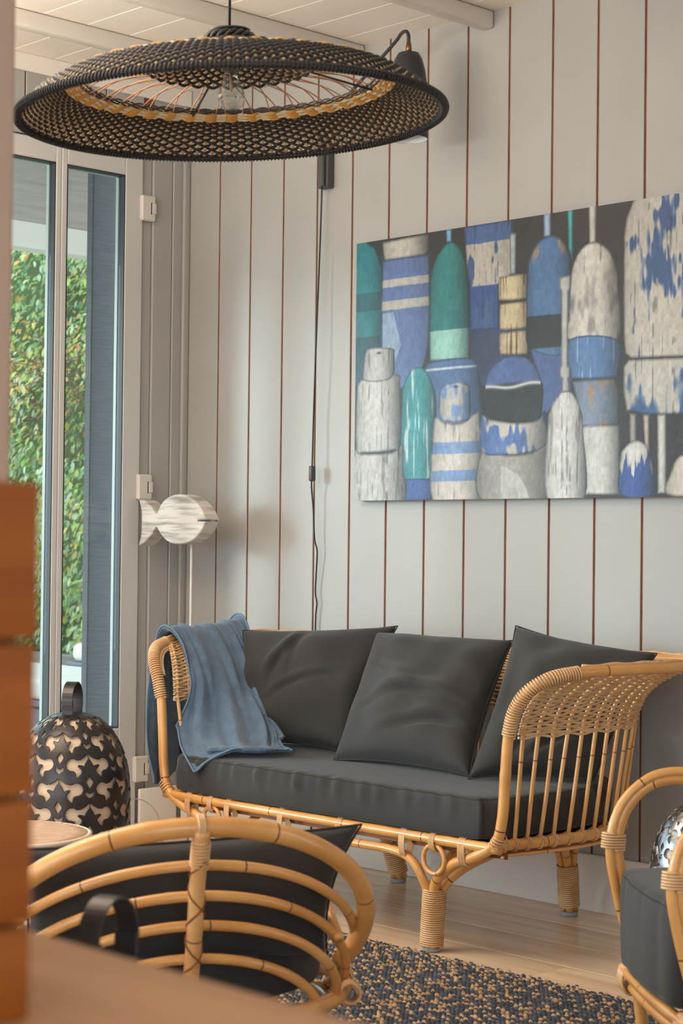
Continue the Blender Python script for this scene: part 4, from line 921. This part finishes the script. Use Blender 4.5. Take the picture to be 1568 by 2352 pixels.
n_fine = vnoise(9, 16, 1)*.6+vnoise(4, 6, 2)*.4; n_mid = vnoise(40, 60, 3)*.6+vnoise(18, 26, 4)*.4
n_str = vnoise(9, 120, 5)*.55+vnoise(5, 50, 6)*.45; n_big = vnoise(110, 120, 7); n_crk = vnoise(6, 150, 21)*.75+vnoise(14, 30, 22)*.25; n_blot = vnoise(34, 70, 8)*.6+vnoise(12, 30, 9)*.4
IMG = np.zeros(GX.shape+(3,)); IMG[:] = (44, 39, 38); IMG += ((n_mid-.5)*14)[..., None]
def inside(poly, smooth=True):
    P = np.array(poly, float)
    if smooth: P = cr(np.column_stack([P, 0*P[:, 0]]), 5, True)[:, :2]
    lo, hi = P.min(0)-3, P.max(0)+3; sel = (GX >= lo[0]) & (GX <= hi[0]) & (GZs >= lo[1]) & (GZs <= hi[1])
    d = np.full(GX.shape, 1e3); d[sel] = sdf(np.stack([GX[sel], GZs[sel]], 1), P); return d, lo, hi
def lay(key, col, bands=(), cyl=.55, mix=None, mixn=None, th=.55, soft=.1, smooth=True, fine=14, edge=True, inset=0, crack=False):
    d, lo, hi = inside(SHP[key], smooth); d = d+inset; a = np.clip(.5-d/ST, 0, 1)
    C = np.zeros(GX.shape+(3,)); C[:] = col; u = np.clip((GX-lo[0])/(hi[0]-lo[0]), 0, 1)
    for z0, z1, c in bands:
        wob = 3*(n_mid-.5); k = np.clip((GZs+wob-z0)/3, 0, 1)*np.clip((z1-GZs-wob)/3, 0, 1); C = C*(1-k[..., None])+np.array(c)*k[..., None]
    if mix is not None:
        k = np.clip(((n_str if mixn is None else mixn)-th)/soft, 0, 1)[..., None]; C = C*(1-k)+np.array(mix)*k
    if cyl: C = C*(1+cyl*.35-cyl*np.abs(2*(u-.40))**2.2)[..., None]
    C = C*(1+(n_fine-.5)[..., None]*fine/70)+((n_mid-.5)*16)[..., None]
    if crack: C = C*(1-.30*np.clip((n_crk-.70)/.08, 0, 1)*np.clip((n_mid-.45)/.12, 0, 1))[..., None]
    if edge: C = C*(1-.42*np.clip(1+d/7, 0, 1)*(d < 0))[..., None]
    IMG[:] = IMG*(1-a[..., None])+C*a[..., None]
wh = (188, 181, 172)
lay('teal', (22, 116, 126), [(557, 617, (20, 88, 98)), (484, 557, (30, 112, 122)), (300, 484, (34, 78, 94))])
lay('cap1', (176, 168, 158), smooth=False); lay('blue1', (88, 112, 172), [(622, 648, wh), (554, 584, wh)], cyl=.2); lay('facet', (146, 172, 208), cyl=0, smooth=False, edge=False)
lay('stk3', (104, 156, 198), smooth=False); lay('green', (28, 116, 114), [(380, 480, (134, 190, 178))])
lay('navy', (44, 56, 88), smooth=False, edge=False)
lay('bw', (62, 98, 160), [(593, 717, (190, 180, 166)), (460, 593, (42, 76, 150))], smooth=False, cyl=.1, mix=(60, 88, 142), mixn=n_blot+.10*np.exp(-((GX-545)/30)**2), th=.56, soft=.12, crack=True)
lay('stk5', (150, 160, 162), smooth=False)
for k in ('cork1', 'cork2', 'cork3'): lay(k, (190, 170, 130), mix=(112, 84, 56), th=.54, soft=.18, cyl=.55, inset=3)
lay('stk6', (146, 168, 200), smooth=False)
lay('blue6b', (72, 96, 160), smooth=False, cyl=.1)
lay('blue6', (60, 102, 150), [(399, 492, (36, 34, 40))], mix=(146, 124, 104), mixn=n_blot*np.clip((GZs-560)/110, 0, 1), th=.5, soft=.15)
lay('turq', (40, 164, 166), smooth=False); lay('stk8', (186, 181, 172), smooth=False)
lay('mot8', (112, 128, 152), mix=(158, 118, 88), mixn=n_blot, th=.46, soft=.22, smooth=False); lay('low8', (188, 186, 180), smooth=False)
lay('white8', (192, 184, 174), mix=(140, 132, 126), mixn=n_blot, th=.56, soft=.25, crack=True); lay('band8', (72, 112, 166), mix=(120, 150, 190), th=.68)
lay('big', (196, 188, 176), mix=(44, 84, 142), mixn=n_blot*.55+n_str*.30+n_big*.15+.14*np.exp(-(((GX-1130)/55)**2))*np.clip((GZs-470)/60, 0, 1), th=.63, soft=.08, smooth=False, cyl=.25, crack=True)
lay('bigl', (196, 190, 180), mix=(56, 96, 156), mixn=n_blot+.16*np.clip((270-GZs)/60, -1, 1), th=.50, soft=.16, smooth=False, cyl=.25, crack=True)
for k, c in (('stk9', (150, 142, 134)), ('stk9b', (176, 162, 146)), ('stk9c', (186, 184, 178))): lay(k, c, smooth=False)
lay('small9', (196, 192, 186), mix=(44, 76, 150), mixn=n_str+.4*np.clip((78-GZs)/50, -1, 1), th=.55, soft=.1); lay('right9', (194, 182, 170), mix=(140, 108, 86), th=.6)
lay('thick10', (72, 102, 152), [(362, 372, (176, 190, 205))]); lay('slim11', (46, 134, 142), mix=(170, 200, 200), th=.62, soft=.15); lay('base11', (52, 82, 152), smooth=False)
lay('baseL', (178, 174, 170), mix=(140, 132, 126), th=.62, crack=True); lay('bodyL', (182, 179, 175), mix=(140, 134, 128), th=.64, crack=True); lay('capL', (172, 170, 168), mix=(128, 122, 118), th=.66, crack=True)
lay('body13', (192, 184, 176), [(118, 155, (110, 142, 194)), (39, 74, (110, 142, 194))], mix=(150, 142, 136), th=.7); lay('cap13', (178, 174, 170), mix=(112, 142, 194), mixn=n_blot, th=.58)
lay('low14', (152, 147, 140)); lay('tri14', (206, 203, 198), cyl=0, smooth=False, edge=False)
lay('coll14', (184, 178, 170), mix=(74, 106, 172), mixn=n_blot, th=.52); lay('black14', (40, 38, 40), cyl=.1); lay('dome14', (76, 102, 168), smooth=False, cyl=.2)
k = np.exp(-((GZs-(303+.02*(GX-620)+4*np.sin(GX/26)))/5.5)**2)*((GX > 524) & (GX < 724)); IMG[:] = IMG*(1-k[..., None])+np.array((214, 216, 220))*k[..., None]
lay('white15', (190, 188, 183), mix=(150, 146, 142), th=.68, crack=True); lay('stk15', (168, 166, 163), smooth=False)
for x, z in ((100, 430), (411, 312)):
    k = np.exp(-(((GX-x)/9)**2+((GZs-z)/3.5)**2)); IMG[:] = IMG*(1-k[..., None])+np.array((60, 54, 50))*k[..., None]
GR = IMG.mean(2, keepdims=True); IMG = GR+(IMG-GR)*.84; IMG *= np.array([.84, .86, .87])
IMG = np.clip(IMG, 4, 240)/255; LIN = np.where(IMG <= .04045, IMG/12.92, ((IMG+.055)/1.055)**2.4)
nzz, nxx = GX.shape
pt = thing('buoy_painting', 'wide unframed painting of weathered blue, teal and white fishing buoys', 'painting', (PX0+PWm/2000, -.001, PZ0))
child(bbox('canvas', (PX0+.0005, -.0292, PZ0+.0005), (PX0+PWm/1000-.0005, -.001, PZ0+PHm/1000-.0005), MT['canvas'], bev=.001), pt)
V = np.stack([PX0+GX/1000, np.full(GX.shape, -.030), PZ0+GZ/1000], -1).reshape(-1, 3); V[:, 1] -= (n_fine.ravel()-.5)*.0006
me = bpy.data.meshes.new('painted_surface'); idx = np.arange(nzz*nxx).reshape(nzz, nxx)
Fq = np.stack([idx[:-1, :-1], idx[:-1, 1:], idx[1:, 1:], idx[1:, :-1]], -1).reshape(-1, 4)
me.vertices.add(len(V)); me.vertices.foreach_set('co', V.astype(np.float32).ravel()); me.loops.add(Fq.size); me.loops.foreach_set('vertex_index', Fq.ravel().astype(np.int32))
me.polygons.add(len(Fq)); me.polygons.foreach_set('loop_start', np.arange(0, Fq.size, 4, dtype=np.int32)); me.polygons.foreach_set('loop_total', np.full(len(Fq), 4, np.int32)); me.update(calc_edges=True)
ca_ = me.attributes.new('tint', 'FLOAT_COLOR', 'POINT'); ca_.data.foreach_set('color', np.concatenate([LIN.reshape(-1, 3), np.ones((nzz*nxx, 1))], 1).astype(np.float32).ravel())
me.polygons.foreach_set('use_smooth', [True]*len(Fq)); o = link('painted_surface', me, MT['paint']); child(o, pt)
# ================================================================== RUG of woven rag yarn
rg = thing('woven_rug', 'flat woven navy and tan rag rug on the oak floor in front of the sofa', 'rug', (2.4, -1.6, 0))
child(bbox('backing', (1.05, -2.9, .0005), (3.7, -.735, .004), MT['rugb'], bev=0), rg)
rr = np.random.RandomState(5); dxr, dyr = .0125, .0072
xs_ = np.arange(1.05, 3.7, dxr); ys_ = np.arange(-2.9, -.722, dyr); K = len(xs_)*len(ys_)
XX, YY = np.meshgrid(xs_, ys_); XX = XX+(np.arange(len(ys_)) % 2)[:, None]*dxr*.5+rr.normal(0, .0012, XX.shape); YY = YY+rr.normal(0, .0006, YY.shape)
ii = np.round((XX-1.05)/dxr).astype(int); jj = np.broadcast_to(np.arange(len(ys_))[:, None], XX.shape)
zig = (ii+np.where((jj//3) % 2 == 0, jj % 3, 3-(jj % 3))) % 4
tan = ((zig == 0) & (rr.rand(*XX.shape) < .72)) | (rr.rand(*XX.shape) < .05); tan &= ~(rr.rand(*XX.shape) < .12)
# one lozenge of yarn
base = np.array([(-.5, 0, 0), (-.22, -.5, .2), (.22, -.5, .2), (.5, 0, 0), (.22, .5, .2), (-.22, .5, .2), (-.2, 0, 1), (.2, 0, 1)]); BF = np.array([(0, 1, 6, 6), (1, 2, 7, 6), (2, 3, 7, 7), (3, 4, 7, 7), (4, 5, 6, 7), (5, 0, 6, 6)])
n = XX.size; sx = dxr*rr.uniform(.95, 1.25, n); sy = dyr*rr.uniform(.95, 1.2, n); sz = rr.uniform(.003, .005, n)+.0015*tan.ravel(); an = rr.normal(.12, .16, n)
L = base[None]*np.stack([sx, sy, sz], 1)[:, None]; ca2, sa2 = np.cos(an)[:, None], np.sin(an)[:, None]
Vv = np.stack([L[..., 0]*ca2-L[..., 1]*sa2+XX.ravel()[:, None], L[..., 0]*sa2+L[..., 1]*ca2+YY.ravel()[:, None], L[..., 2]+.0035], -1)
edge_ = YY.ravel() > -.735; Vv[edge_, :, 2] += rr.uniform(0, .003, edge_.sum())[:, None]; Vv[edge_, :, 1] += rr.normal(0, .006, edge_.sum())[:, None]
pal = np.array([lin(c) for c in ((58, 62, 74), (44, 46, 56), (78, 84, 98), (50, 54, 64), (182, 146, 104), (166, 128, 88), (192, 160, 118))])
ci = np.where(tan.ravel(), rr.randint(4, 7, n), rr.randint(0, 4, n)); cc = np.repeat(pal[ci], 8, 0)
tri = []
for q in BF: tri.append([q[0], q[1], q[2]]); 
T1 = np.array([(0, 1, 6), (1, 2, 7), (1, 7, 6), (2, 3, 7), (3, 4, 7), (4, 5, 6), (4, 6, 7), (5, 0, 6)])
Ft = (T1[None]+(np.arange(n)*8)[:, None, None]).reshape(-1, 3)
me = bpy.data.meshes.new('yarn'); V = Vv.reshape(-1, 3)
me.vertices.add(len(V)); me.vertices.foreach_set('co', V.astype(np.float32).ravel()); me.loops.add(Ft.size); me.loops.foreach_set('vertex_index', Ft.ravel().astype(np.int32))
me.polygons.add(len(Ft)); me.polygons.foreach_set('loop_start', np.arange(0, Ft.size, 3, dtype=np.int32)); me.polygons.foreach_set('loop_total', np.full(len(Ft), 3, np.int32)); me.update(calc_edges=True)
ca_ = me.attributes.new('tint', 'FLOAT_COLOR', 'POINT'); ca_.data.foreach_set('color', np.concatenate([cc, np.ones((len(cc), 1))], 1).astype(np.float32).ravel())
me.polygons.foreach_set('use_smooth', [True]*len(Ft)); o = link('yarn', me, MT['rugm']); child(o, rg); o['kind'] = 'stuff'
